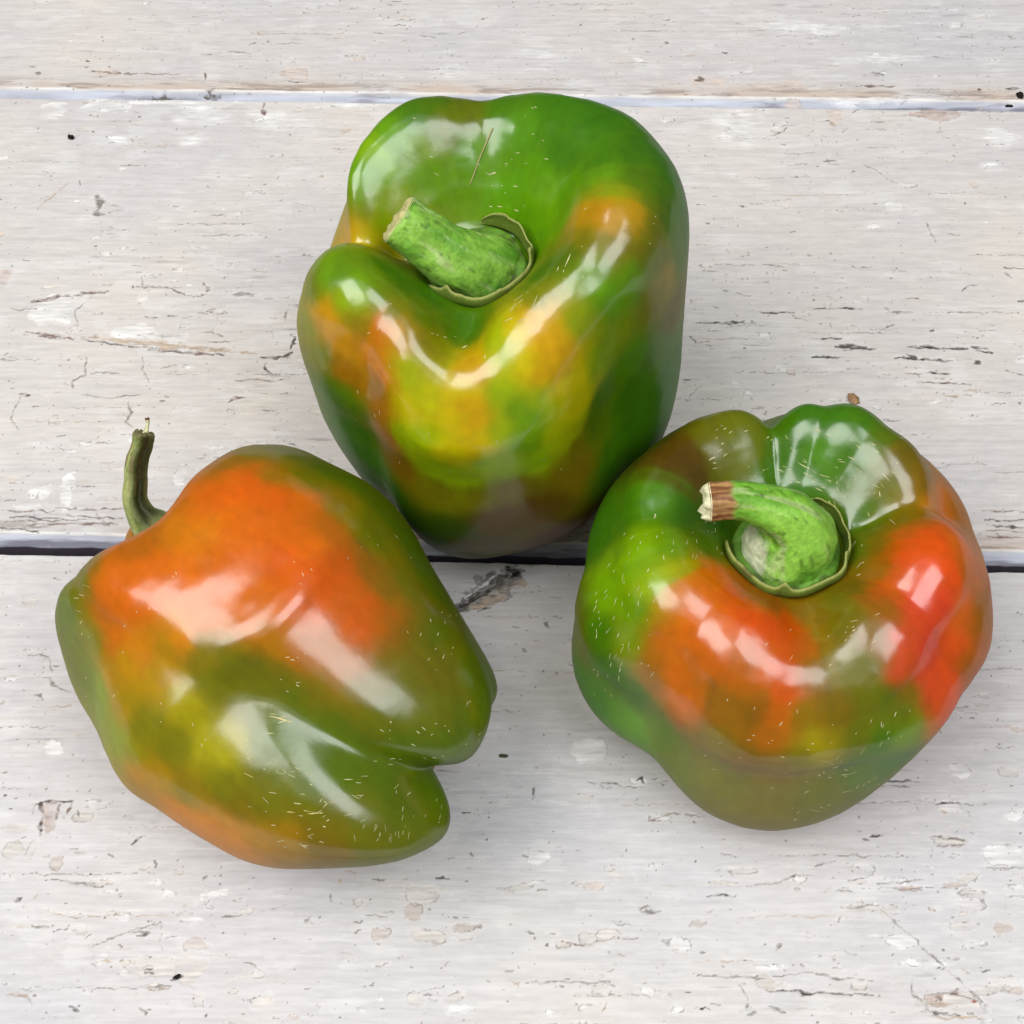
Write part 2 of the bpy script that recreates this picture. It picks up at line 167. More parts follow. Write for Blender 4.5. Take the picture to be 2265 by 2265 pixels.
SAMPLES['p2']=[(-1.2,2.74,6.95,'WV'),(-1.85,2.56,6.81,'V'),(-2.46,2.23,6.36,'V'),(-2.58,2.43,5.5,'VG'),(-2.79,2.41,4.69,'VG'),(-2.72,2.37,3.9,'GV'),(-2.72,1.98,3.24,'GV'),(-2.26,2.24,2.42,'GV'),(-1.89,3.16,3.78,'VG'),(-1.92,3.28,4.53,'V'),(-2.09,2.92,5.58,'V'),(-1.53,3.11,6.06,'V'),(-0.91,2.95,6.69,'O'),(-1.12,3.12,6.29,'OR'),(-0.52,3.03,6.57,'RO'),(-0.81,3.18,6.24,'RO'),(-1.01,3.38,5.61,'OR'),(-1.28,3.43,5.15,'O'),(-1.22,3.59,4.41,'WO'),(0.11,2.73,6.94,'OW'),(-0.1,3.02,6.54,'O'),(0.45,2.77,6.87,'AO'),(0.13,3.11,6.33,'AO'),(-0.28,3.33,5.88,'O'),(-0.47,3.53,5.14,'O'),(-0.75,3.66,4.47,'O'),(-0.76,3.59,3.68,'RO'),(-0.29,3.74,3.85,'RO'),(-0.54,3.44,2.9,'RO'),(-0.07,3.47,2.73,'RO'),(-0.66,3.35,2.54,'WO'),(-1.18,3.4,3.44,'W'),(-1.17,3.25,2.84,'VW'),(-0.78,3.26,2.17,'W'),(-1.63,2.96,2.61,'V'),(-0.9,3.15,1.8,'V'),(-1.2,2.96,1.55,'VG'),(-1.12,2.82,1.01,'VW'),(-1.33,2.44,0.52,'VG'),(-1.33,2.07,0.1,'GV'),(-0.14,3.65,4.62,'RO'),(0.28,3.77,3.8,'RO'),(0.03,3.53,5.15,'O'),(0.78,2.61,7.04,'OW'),(1.24,2.59,7.07,'OW'),(1.94,2.57,6.88,'O'),(1.7,2.72,6.75,'O'),(2.14,2.65,6.45,'O'),(2.31,2.36,6.78,'O'),(2.52,2.11,6.72,'OW'),(1.49,2.86,6.58,'O'),(1.81,2.83,6.4,'O'),(1.25,3.15,5.88,'O'),(1.46,3.28,5.1,'O'),(2.01,3.02,5.17,'OA'),(0.89,3.44,5.06,'O'),(0.94,3.63,4.34,'O'),(2.51,2.49,5.3,'AV'),(2.08,3.09,4.54,'V'),(1.89,3.11,3.92,'V'),(2.2,2.92,4.09,'V'),(2.82,2.4,5.02,'AV'),(2.94,2.46,4.32,'VY'),(2.61,2.25,5.8,'OA'),(3.08,1.79,5.85,'AV'),(2.65,2.03,6.36,'O'),(2.28,1.86,7.57,'GV'),(2.77,1.34,7.52,'GV'),(3.12,0.98,7.1,'V'),(2.86,1.6,6.8,'VB'),(3.39,0.78,6.49,'V'),(3.58,0.97,5.93,'VL'),(3.49,1.75,5.24,'AV'),(3.55,1.93,4.7,'V'),(3.55,1.95,4.01,'V'),(3.1,2.29,3.5,'VY'),(3.03,2.39,3.11,'VY'),(4.1,1.38,4.45,'VB'),(4.04,1.17,4.99,'VL'),(4.01,1.43,3.37,'V'),(3.49,2.09,2.69,'V'),(4.13,1.26,3.84,'VA'),(4.19,1.26,4.25,'AO'),(4.28,0.79,3.14,'AO'),(4.19,0.98,2.64,'AO'),(4.0,1.32,1.99,'AO'),(3.8,1.67,1.72,'WA'),(1.05,3.64,3.79,'WA'),(0.7,3.75,3.88,'O'),(0.88,3.54,3.38,'OW'),(0.78,3.47,2.9,'OW'),(0.69,3.41,2.41,'WO'),(1.68,3.15,3.66,'V'),(1.58,3.1,3.3,'V'),(1.54,3.01,2.76,'VG'),(2.06,2.8,3.31,'V'),(1.19,3.25,2.52,'V'),(0.72,3.31,1.82,'WV'),(0.24,3.31,1.67,'VW'),(0.19,3.18,1.13,'V'),(-0.4,3.09,1.03,'WV'),(-0.0,2.98,0.58,'V'),(-0.23,2.68,0.03,'VG'),(0.85,3.07,1.12,'V'),(1.37,2.92,1.79,'GV'),(2.02,2.8,2.33,'VG'),(2.42,2.77,2.54,'GV'),(1.87,2.77,1.9,'GV'),(1.36,2.65,1.2,'GV'),(0.86,2.64,0.49,'VG'),(0.42,2.43,-0.09,'VG'),(2.8,2.65,1.97,'V'),(2.39,2.75,1.45,'GV'),(2.04,2.68,1.07,'GV'),(1.55,2.38,0.44,'GV'),(0.72,1.58,-0.14,'GV'),(1.7,2.22,-0.27,'GV'),(2.32,2.55,0.38,'V'),(2.86,2.56,1.02,'V'),(3.24,2.37,1.79,'V'),(3.59,2.01,2.04,'VW'),(3.43,2.07,1.05,'WA'),(3.23,1.98,0.43,'W'),(2.7,2.07,-0.23,'V'),(2.07,2.11,-0.59,'V'),(3.14,2.31,0.76,'WV')]
FLECKS['p2']=[[2.669,2.708,2.015,2.676,2.705,1.917,0.362,0.932,-0.004,0.031],[2.145,2.619,0.681,2.033,2.571,0.561,-0.148,0.962,-0.226,0.019],[2.799,2.649,1.498,2.741,2.662,1.398,0.349,0.936,-0.047,0.019],[3.385,2.239,1.81,3.372,2.253,1.777,0.706,0.708,-0.004,0.027],[2.19,2.64,0.752,2.135,2.591,0.572,-0.118,0.965,-0.232,0.02],[2.621,2.663,1.069,2.605,2.655,0.992,0.256,0.952,-0.166,0.032],[2.762,2.665,2.114,2.753,2.671,2.076,0.401,0.916,0.035,0.025],[2.985,2.551,1.479,2.905,2.587,1.351,0.488,0.869,-0.069,0.035],[1.96,2.615,0.843,1.878,2.576,0.757,-0.25,0.949,-0.193,0.027],[3.083,2.466,1.262,3.037,2.487,1.186,0.561,0.82,-0.11,0.028],[1.798,2.572,0.849,1.675,2.507,0.737,-0.301,0.929,-0.214,0.017],[2.57,2.575,0.603,2.432,2.578,0.514,0.175,0.946,-0.262,0.027],[2.634,2.719,1.922,2.548,2.741,1.828,0.26,0.965,-0.022,0.02],[2.558,2.722,1.476,2.539,2.722,1.408,0.198,0.977,-0.073,0.024],[3.244,2.363,2.008,3.257,2.358,1.834,0.651,0.759,0.014,0.017],[2.455,2.753,1.664,2.452,2.747,1.556,0.146,0.988,-0.058,0.035],[2.071,2.677,1.044,1.938,2.624,0.914,-0.22,0.959,-0.175,0.036],[2.873,2.601,2.327,2.855,2.614,2.28,0.461,0.884,0.067,0.029],[2.58,2.657,0.975,2.486,2.659,0.879,0.188,0.965,-0.178,0.03],[3.116,2.466,1.973,3.039,2.523,1.83,0.561,0.828,0.012,0.023],[2.844,2.542,0.888,2.771,2.574,0.88,0.409,0.893,-0.185,0.017],[2.135,2.597,0.596,2.019,2.573,0.582,-0.154,0.959,-0.235,0.023],[2.497,2.577,0.548,2.454,2.578,0.525,0.172,0.946,-0.275,0.028],[2.851,2.567,1.026,2.74,2.607,0.981,0.389,0.903,-0.173,0.02],[2.457,2.512,0.309,2.327,2.509,0.251,0.113,0.942,-0.313,0.025],[2.645,2.643,0.994,2.609,2.652,0.984,0.283,0.94,-0.19,0.026],[2.709,2.621,0.992,2.582,2.66,0.992,0.28,0.939,-0.187,0.033],[2.353,2.614,0.623,2.276,2.614,0.616,0.004,0.97,-0.24,0.017],[3.165,2.349,0.957,3.107,2.39,0.935,0.618,0.764,-0.183,0.027],[2.681,2.651,1.111,2.595,2.677,1.116,0.258,0.954,-0.148,0.031],[2.545,2.692,1.142,2.489,2.7,1.129,0.162,0.976,-0.143,0.017],[3.232,2.269,0.894,3.138,2.335,0.826,0.667,0.705,-0.236,0.023],[2.852,2.513,0.782,2.79,2.542,0.78,0.425,0.875,-0.231,0.031],[2.237,2.336,-0.183,2.154,2.39,-0.077,0.04,0.899,-0.428,0.018],[2.288,2.433,0.036,2.264,2.439,0.049,0.054,0.935,-0.351,0.019],[2.391,2.32,-0.158,2.32,2.368,-0.1,0.188,0.867,-0.454,0.034],[2.482,2.287,-0.157,2.41,2.318,-0.15,0.292,0.813,-0.502,0.034],[2.034,2.113,-0.593,1.922,2.161,-0.521,0.024,0.836,-0.541,0.028],[2.325,2.227,-0.336,2.242,2.268,-0.304,0.208,0.826,-0.522,0.017],[2.054,2.199,-0.458,1.983,2.224,-0.415,-0.005,0.862,-0.506,0.034],[2.373,2.408,0.005,2.28,2.439,0.052,0.125,0.907,-0.392,0.018],[1.873,2.27,-0.282,1.768,2.262,-0.228,-0.256,0.897,-0.354,0.022],[2.502,2.454,0.187,2.415,2.482,0.206,0.227,0.905,-0.35,0.027],[2.311,2.2,-0.381,2.198,2.289,-0.279,0.177,0.829,-0.524,0.031],[2.402,2.393,-0.013,2.266,2.424,0.012,0.121,0.9,-0.411,0.034],[2.166,2.245,-0.363,2.1,2.279,-0.315,0.086,0.86,-0.501,0.02],[2.747,2.307,0.127,2.676,2.41,0.25,0.485,0.768,-0.41,0.017],[2.139,2.196,-0.45,2.053,2.269,-0.335,0.038,0.861,-0.5,0.021],[1.554,2.292,0.124,1.491,2.279,0.177,-0.41,0.87,-0.275,0.029],[1.911,2.218,-0.412,1.893,2.223,-0.397,-0.122,0.883,-0.454,0.02],[1.021,1.702,-0.541,0.968,1.663,-0.518,-0.632,0.702,-0.326,0.023],[1.485,2.006,-0.566,1.406,1.973,-0.551,-0.421,0.826,-0.374,0.018],[1.417,2.17,-0.044,1.291,2.093,-0.061,-0.476,0.831,-0.287,0.03],[1.069,1.665,-0.7,0.975,1.598,-0.667,-0.628,0.69,-0.359,0.017],[1.282,1.755,-0.821,1.175,1.714,-0.766,-0.501,0.732,-0.457,0.031],[1.351,1.788,-0.835,1.297,1.753,-0.838,-0.424,0.745,-0.513,0.019],[1.732,2.266,-0.182,1.635,2.248,-0.125,-0.327,0.895,-0.302,0.033],[1.649,2.154,-0.396,1.622,2.148,-0.386,-0.34,0.864,-0.372,0.024],[3.394,2.045,0.868,3.332,2.091,0.781,0.795,0.529,-0.296,0.032],[3.623,1.861,1.297,3.52,1.996,1.193,0.845,0.502,-0.184,0.027],[3.228,2.272,0.892,3.214,2.249,0.796,0.689,0.682,-0.241,0.027],[3.486,2.113,1.565,3.444,2.153,1.489,0.764,0.641,-0.074,0.022],[3.167,2.235,0.666,3.122,2.236,0.579,0.687,0.636,-0.351,0.028],[3.6,1.831,1.137,3.572,1.859,1.087,0.863,0.434,-0.256,0.026],[2.946,2.462,0.787,2.923,2.458,0.729,0.508,0.827,-0.243,0.036],[2.808,2.536,0.789,2.796,2.534,0.759,0.425,0.875,-0.231,0.031],[3.32,2.232,1.099,3.314,2.23,1.064,0.721,0.677,-0.151,0.023],[3.405,2.067,0.939,3.37,2.019,0.762,0.802,0.518,-0.293,0.031],[2.392,2.756,1.593,2.367,2.755,1.548,0.069,0.996,-0.064,0.029],[2.532,2.732,1.545,2.431,2.74,1.422,0.171,0.982,-0.067,0.018],[2.679,2.704,1.915,2.629,2.716,1.745,0.322,0.945,-0.019,0.019],[2.506,2.752,1.891,2.463,2.756,1.76,0.169,0.985,-0.025,0.024],[2.785,2.656,2.096,2.697,2.697,1.933,0.381,0.924,0.016,0.021],[0.085,2.738,0.098,0.044,2.756,0.124,0.038,0.857,-0.514,0.02],[-0.674,2.64,0.162,-0.71,2.631,0.171,-0.323,0.819,-0.474,0.032],[-0.562,2.671,0.152,-0.631,2.672,0.193,-0.272,0.833,-0.481,0.023],[0.071,2.81,0.217,0.042,2.815,0.226,0.017,0.875,-0.483,0.025],[-0.373,2.299,-0.374,-0.466,2.268,-0.368,-0.207,0.522,-0.827,0.032],[0.385,2.824,0.321,0.33,2.825,0.299,0.221,0.823,-0.523,0.026],[-0.605,2.678,0.187,-0.665,2.657,0.186,-0.294,0.828,-0.478,0.022],[-0.02,2.422,-0.297,-0.07,2.414,-0.308,0.08,0.645,-0.759,0.026],[-0.29,2.185,-0.454,-0.362,2.205,-0.431,-0.153,0.445,-0.883,0.032],[0.744,2.778,0.506,0.701,2.726,0.407,0.52,0.656,-0.548,0.029],[0.959,2.873,0.874,0.953,2.862,0.851,0.604,0.658,-0.449,0.023],[0.857,3.008,0.984,0.864,2.979,0.937,0.466,0.789,-0.399,0.025],[0.753,3.085,1.064,0.743,3.072,1.023,0.278,0.894,-0.35,0.034],[0.974,3.002,1.121,0.945,2.972,1.024,0.504,0.784,-0.363,0.025],[0.176,2.908,0.409,0.138,2.878,0.349,0.062,0.882,-0.467,0.022],[0.521,2.933,0.577,0.508,2.891,0.495,0.258,0.847,-0.464,0.033],[0.407,2.95,0.555,0.385,2.898,0.446,0.177,0.881,-0.439,0.027],[0.701,2.425,0.175,0.669,2.333,0.101,0.717,0.244,-0.653,0.023],[0.583,2.401,0.04,0.522,2.35,-0.045,0.659,0.332,-0.675,0.035],[1.135,2.397,0.648,1.064,2.399,0.573,0.658,0.446,-0.605,0.028],[1.229,2.336,0.611,1.139,2.285,0.535,-0.098,0.868,-0.483,0.021],[0.442,2.427,-0.076,0.416,2.367,-0.133,0.554,0.466,-0.688,0.019],[1.388,2.465,0.857,1.336,2.432,0.792,-0.072,0.918,-0.389,0.018],[1.024,2.375,0.517,0.983,2.365,0.465,0.676,0.352,-0.646,0.023],[2.466,1.73,7.49,2.433,1.893,7.328,0.666,0.583,0.456,0.026],[2.56,1.585,7.556,2.51,1.746,7.411,0.629,0.621,0.466,0.019],[2.305,1.897,7.515,2.273,2.089,7.319,0.612,0.594,0.515,0.035],[2.707,1.545,7.357,2.676,1.677,7.199,0.757,0.564,0.328,0.019],[3.499,1.463,5.608,3.441,1.541,5.605,0.712,0.535,0.454,0.032],[2.488,2.286,6.23,2.444,2.358,6.214,0.834,0.535,0.137,0.031],[2.942,1.463,6.799,2.912,1.517,6.795,0.853,0.474,0.218,0.032],[2.96,1.36,6.955,2.935,1.396,6.972,0.85,0.48,0.215,0.034],[3.459,0.671,6.434,3.427,0.721,6.462,0.876,0.39,0.283,0.025],[3.671,0.219,6.311,3.639,0.422,6.231,0.905,0.275,0.319,0.029],[2.845,1.487,7.101,2.778,1.594,7.095,0.802,0.533,0.268,0.032],[2.828,1.985,5.957,2.796,2.017,5.955,0.672,0.676,0.303,0.035],[1.357,3.198,2.887,1.348,3.195,2.841,0.633,0.756,-0.164,0.026],[1.389,3.164,2.858,1.373,3.162,2.784,0.653,0.74,-0.161,0.028],[1.149,3.41,3.226,1.099,3.417,3.143,0.415,0.89,-0.185,0.03],[1.574,3.017,2.942,1.541,3.034,2.885,0.637,0.755,-0.151,0.031],[1.181,3.414,3.318,1.121,3.43,3.253,0.465,0.862,-0.201,0.02],[1.495,3.141,3.157,1.482,3.141,3.112,0.664,0.724,-0.186,0.019],[1.043,3.445,3.165,1.033,3.437,3.11,0.324,0.929,-0.18,0.019],[0.908,3.471,3.084,0.897,3.47,3.063,0.237,0.956,-0.171,0.032],[1.367,3.186,2.871,1.298,3.23,2.809,0.619,0.768,-0.162,0.018],[2.043,2.815,2.794,1.985,2.819,2.672,0.086,0.996,-0.013,0.017],[2.099,2.811,2.675,1.94,2.82,2.584,0.075,0.997,-0.023,0.034],[2.054,2.81,2.914,1.971,2.823,2.794,0.135,0.99,0.013,0.02],[1.97,2.822,2.73,1.834,2.829,2.572,0.133,0.99,-0.045,0.032],[2.367,2.772,2.718,2.265,2.795,2.591,0.187,0.978,0.053,0.027],[-2.378,2.614,3.487,-2.391,2.555,3.404,-0.728,0.615,-0.303,0.017],[-1.793,3.22,3.784,-1.783,3.217,3.756,-0.507,0.818,-0.272,0.032],[-1.795,3.141,3.548,-1.818,3.112,3.506,-0.524,0.808,-0.27,0.019],[-1.477,3.357,3.698,-1.477,3.35,3.677,-0.381,0.882,-0.277,0.024],[-2.041,2.103,1.525,-2.196,1.85,1.558,-0.836,0.454,-0.306,0.029],[-1.123,2.83,1.032,-1.145,2.82,1.038,-0.469,0.829,-0.305,0.029],[-0.903,2.959,1.096,-1.007,2.924,1.126,-0.384,0.873,-0.3,0.035],[-1.575,2.691,1.528,-1.646,2.647,1.586,-0.662,0.699,-0.269,0.032],[-1.246,2.778,1.093,-1.317,2.73,1.096,-0.538,0.782,-0.313,0.027],[-1.73,2.62,1.74,-1.786,2.561,1.741,-0.702,0.665,-0.255,0.023],[-1.824,2.449,1.58,-1.945,2.303,1.608,-0.762,0.587,-0.272,0.021],[-0.366,3.764,4.067,-0.349,3.763,4.002,-0.099,0.993,-0.055,0.02],[-2.277,2.488,2.972,-2.27,2.483,2.941,-0.765,0.575,-0.291,0.031],[-0.005,3.784,4.015,0.007,3.785,3.976,-0.028,0.999,0.009,0.023],[-1.388,2.92,1.795,-1.346,2.929,1.739,-0.51,0.828,-0.233,0.035],[-0.198,3.769,4.133,-0.156,3.777,4.051,-0.033,0.993,0.101,0.029],[-1.077,3.522,3.739,-1.067,3.509,3.693,-0.299,0.897,-0.325,0.026],[-0.276,3.706,4.413,-0.276,3.716,4.373,0.02,0.969,0.248,0.021],[3.099,2.283,3.584,3.108,2.28,3.528,0.579,0.814,0.049,0.029],[3.207,2.203,3.586,3.227,2.193,3.515,0.603,0.796,0.055,0.027],[3.122,2.294,4.688,3.141,2.294,4.632,0.568,0.801,0.187,0.02],[3.036,2.343,3.962,3.064,2.313,3.901,0.595,0.796,-0.115,0.022],[3.376,2.138,4.462,3.365,2.151,4.425,0.648,0.758,0.07,0.026],[2.649,2.638,2.952,2.685,2.627,2.911,0.421,0.9,0.114,0.031],[2.906,2.542,2.71,2.894,2.559,2.635,0.501,0.857,0.114,0.03],[1.574,3.441,4.379,1.6,3.438,4.312,0.431,0.893,0.129,0.026],[1.304,3.093,6.053,1.308,3.112,5.98,0.162,0.947,0.275,0.018],[1.198,3.104,6.066,1.235,3.122,5.99,0.145,0.949,0.28,0.023],[1.962,3.045,5.182,1.99,3.035,5.146,0.505,0.84,0.195,0.031],[1.998,2.861,6.017,2.025,2.856,5.952,0.533,0.829,0.168,0.027],[1.996,3.092,4.872,2.001,3.093,4.85,0.53,0.829,0.178,0.033],[2.165,2.708,6.159,2.193,2.689,6.131,0.669,0.73,0.138,0.029],[-0.919,3.024,1.321,-0.997,2.991,1.318,-0.364,0.893,-0.262,0.018],[-0.778,3.212,1.901,-0.805,3.212,1.946,-0.263,0.949,-0.173,0.019],[-0.603,3.045,1.051,-0.623,3.041,1.053,-0.251,0.925,-0.286,0.028],[-1.209,2.932,1.472,-1.285,2.896,1.5,-0.485,0.838,-0.249,0.03],[-0.913,3.128,1.699,-0.991,3.107,1.735,-0.35,0.91,-0.222,0.028],[-0.632,3.108,1.28,-0.73,3.078,1.276,-0.265,0.929,-0.258,0.025]]
SCARS['p2']=[([[3.509,2.102,2.13],[3.141,2.441,1.437],[2.914,2.545,1.086],[2.768,2.587,0.938]],[[0.73,0.683,0.026],[0.618,0.783,-0.072],[0.481,0.863,-0.153],[0.388,0.903,-0.186]],0.029),([[2.966,2.54,1.24],[2.795,2.577,0.947]],[[0.496,0.861,-0.117],[0.388,0.903,-0.186]],0.054),([[2.088,2.807,2.88],[1.986,2.819,2.678],[1.904,2.817,2.49]],[[0.142,0.988,0.055],[0.067,0.997,-0.022],[0.05,0.997,-0.061]],0.054),([[3.131,2.411,2.566],[3.094,2.459,2.375]],[[0.598,0.793,0.119],[0.578,0.815,0.043]],0.036),([[0.715,3.602,3.469],[0.728,3.573,3.377]],[[0.175,0.94,-0.292],[0.166,0.951,-0.261]],0.045),([[1.506,2.299,0.219],[1.368,2.229,0.211]],[[-0.401,0.878,-0.26],[-0.434,0.852,-0.293]],0.036)]
STEMS['p2']=[[-0.056,-0.504,7.569,0.72],[-0.005,-0.164,7.871,0.48],[0.008,0.087,8.208,0.33],[-0.118,0.285,8.509,0.27],[-0.397,0.54,8.729,0.24],[-0.641,0.778,8.931,0.235],[-0.929,0.972,9.05,0.22],[-1.097,1.11,9.148,0.22]]
SHAPE['p2']={'cx':-1.5822,'cy':-7.4698,'ax':[-0.7635,0.5847,0.2223],'R':3.8548,'H':10.5623,'A':[-0.0065,-0.0076,-0.0023,-0.0066,0.0018,-0.0026,-0.0027,-0.0012,-0.0028,-0.001,-0.002,-0.0005,-0.0007,-0.0336,-0.0008,-0.0234,-0.0121,-0.0203,0.008,-0.0273,0.0009,-0.0129,0.005,-0.0164,0.0017,-0.0078,-0.0067,0.0305,0.0162,0.0308,0.0134,0.0164,-0.0152,-0.0034,0.0099,0.0045,0.0101,0.0133,0.0112,0.0368,0.1378,0.0484,0.038,0.055,0.0165,-0.0189,-0.0273,0.0192,-0.0096,-0.0029,-0.0004,0.0014,-0.008,0.0054,-0.0129,0.0126,-0.0065,0.0188,0.0046,0.006,0.0168,-0.0061,0.01,-0.0066,0.0044],'B':[-0.2786,-0.0029,-0.0803,-0.0016,0.0273,0.0252,0.0427,-0.0047,0.0052],'C':[-0.0198,-0.0021,-0.03,0.0193,-0.0129,0.004,-0.0005,0.0091,0.0006]}
GROOVES['p2']={'prof':[(0,0.7),(0.14,0.7),(0.24,0.735),(0.345,0.85),(0.47,0.955),(0.62,1.0),(0.8,0.985),(0.935,0.9),(1.0,0.74),(0.985,0.52),(0.91,0.3),(0.79,0.13),(0.64,0.03),(0.47,0.0),(0.3,0.035),(0.14,0.085),(0,0.1)],'grooves':[(46,13,0.02,0.045,0.22,0.02,0.08,80),(142,18,0.02,0.01,0.03,0.02,0.02,-40),(-40,16,0.04,0.02,0.05,0.04,0.03),(-120,14,0.06,0.04,0.06,0.05,0.04)],'bumps':[(80,45,0.27,0.1,0.02,0.06),(-5,30,0.58,0.15,0.05,0),(38,22,0.8,0.1,0.06,-0.03),(60,9,0.67,0.09,-0.055,0),(42,22,0.42,0.14,0.05,0),(98,28,0.27,0.085,0.01,0.05),(60,24,0.27,0.08,0.0,0.02),(4,28,0.62,0.14,0.05,0),(52,16,0.86,0.08,0.05,-0.02)]}
SAMPLES['p3']=[(-2.47,1.57,6.0,'N'),(-1.95,1.54,5.93,'N'),(-2.15,1.99,5.88,'N'),(-1.82,1.21,5.82,'N'),(-1.58,2.17,5.93,'V'),(-0.98,2.53,5.91,'V'),(-0.6,2.36,5.8,'V'),(-0.82,1.9,5.63,'V'),(-1.22,1.58,5.61,'V'),(-0.01,2.23,5.49,'G'),(-0.03,1.75,5.16,'G'),(0.43,2.22,5.79,'G'),(0.71,2.44,5.97,'G'),(1.13,2.11,6.07,'G'),(1.58,2.13,6.18,'G'),(2.03,1.83,6.09,'VG'),(0.86,1.8,5.7,'B'),(1.39,1.52,5.75,'G'),(0.6,1.52,5.3,'G'),(1.55,1.17,5.6,'VG'),(2.36,1.45,5.97,'W'),(2.83,1.09,5.65,'W'),(2.06,0.89,5.65,'V'),(2.51,0.62,5.52,'VW'),(3.03,0.68,5.25,'AO'),(3.42,0.78,4.74,'O'),(3.78,0.85,4.46,'W'),(1.54,0.62,5.22,'G'),(1.97,0.46,5.29,'GV'),(2.31,0.06,5.7,'V'),(2.3,-0.37,5.9,'OW'),(1.74,-0.34,5.49,'W'),(1.42,-0.27,5.23,'G'),(2.42,-0.63,6.0,'R'),(2.84,-0.71,6.03,'R'),(3.39,-0.5,5.68,'O'),(3.55,-0.98,5.43,'OW'),(3.75,-1.58,4.84,'W'),(2.1,-1.14,5.9,'R'),(2.5,-1.3,5.98,'R'),(2.95,-1.35,5.87,'R'),(1.81,-1.54,5.72,'OR'),(1.71,-1.07,5.63,'W'),(2.29,-1.86,5.72,'r'),(2.85,-1.87,5.53,'r'),(3.29,-1.77,5.18,'O'),(1.94,-2.52,5.65,'r'),(2.56,-2.54,5.12,'r'),(3.11,-2.35,4.75,'R'),(1.92,-3.12,5.29,'r'),(2.44,-3.08,4.83,'r'),(2.87,-2.95,4.57,'R'),(3.42,-2.47,4.41,'W'),(2.75,-3.42,4.33,'R'),(2.54,-3.34,4.57,'r'),(2.14,-3.44,4.77,'WG'),(1.2,-1.19,5.34,'VN'),(0.8,-1.52,5.37,'V'),(0.36,-1.69,5.15,'VW'),(0.04,-1.44,5.08,'W'),(-0.56,-1.62,5.42,'WN'),(-0.9,-1.43,5.47,'W'),(-1.63,-1.22,5.84,'O'),(-1.29,-1.58,5.73,'R'),(-1.84,-1.53,6.01,'O'),(-2.12,-1.76,6.06,'O'),(-1.09,-2.18,5.88,'R'),(-0.64,-2.2,5.71,'R'),(-0.25,-2.14,5.41,'R'),(-0.2,-2.47,5.46,'R'),(-1.54,-2.37,5.87,'O'),(-1.87,-2.08,5.91,'O'),(-1.98,-2.62,5.62,'O'),(-2.57,-2.53,5.29,'O'),(-2.83,-2.57,5.01,'WO'),(-2.39,-2.97,4.79,'O'),(-2.14,-3.38,4.62,'O'),(-2.82,-2.84,4.57,'W'),(-1.57,-2.94,5.63,'O'),(-1.23,-3.18,5.53,'WO'),(-1.73,-3.59,4.82,'W'),(-0.71,-3.17,5.49,'O'),(-0.35,-3.14,5.43,'R'),(-0.36,-3.58,5.14,'R'),(-0.54,-3.84,4.9,'O'),(-0.89,-3.73,5.07,'W'),(-1.23,-3.81,4.85,'W'),(-0.7,-4.08,4.59,'WO'),(0.07,-2.51,5.34,'WO'),(0.45,-2.3,5.32,'V'),(0.86,-2.26,5.59,'V'),(1.13,-2.04,5.72,'V'),(0.63,-2.87,5.43,'V'),(0.18,-3.11,5.34,'VW'),(0.87,-3.14,5.37,'V'),(1.5,-2.54,5.71,'VW'),(1.66,-1.88,5.78,'W'),(1.29,-3.16,5.39,'GV'),(-0.01,-3.84,4.87,'V'),(0.6,-3.7,4.96,'W'),(0.18,-4.27,4.35,'VY'),(-0.16,-4.43,4.1,'V'),(-0.49,-4.49,3.83,'W'),(-1.11,-4.37,4.01,'W'),(-1.72,-4.04,4.15,'V'),(-1.49,-4.37,3.14,'V'),(-0.58,-4.72,2.81,'VW'),(0.31,-4.61,2.97,'V'),(1.19,-4.32,3.38,'VG'),(1.52,-4.14,4.23,'G'),(1.96,-3.73,4.59,'G'),(2.07,-3.95,4.23,'B'),(1.93,-4.13,3.36,'G'),(1.06,-4.05,4.47,'V'),(1.21,-3.63,4.99,'V'),(1.62,-3.56,4.93,'G'),(-3.79,0.78,4.69,'G'),(-3.16,0.51,5.74,'G'),(-2.7,0.57,5.96,'GB'),(-2.25,0.42,5.84,'G'),(-1.47,0.43,5.29,'G'),(-1.72,-0.26,5.51,'G'),(-2.5,-0.61,6.08,'GB'),(-3.04,-0.76,6.01,'BL'),(-3.4,-0.89,5.71,'BL'),(-3.67,-1.13,5.25,'BL'),(-2.9,-1.42,6.04,'L'),(-2.36,-1.19,6.15,'LV'),(-3.87,-1.83,4.64,'G'),(-3.25,-1.82,5.51,'B'),(-3.26,-2.26,5.02,'B'),(-3.7,-2.37,4.09,'G'),(-3.25,-2.78,3.87,'G'),(-3.97,-2.33,2.61,'G'),(-3.24,-2.99,2.85,'B'),(-2.7,-3.33,3.1,'GV'),(-2.35,-3.83,2.86,'V'),(-4.33,-1.39,3.87,'VW')]
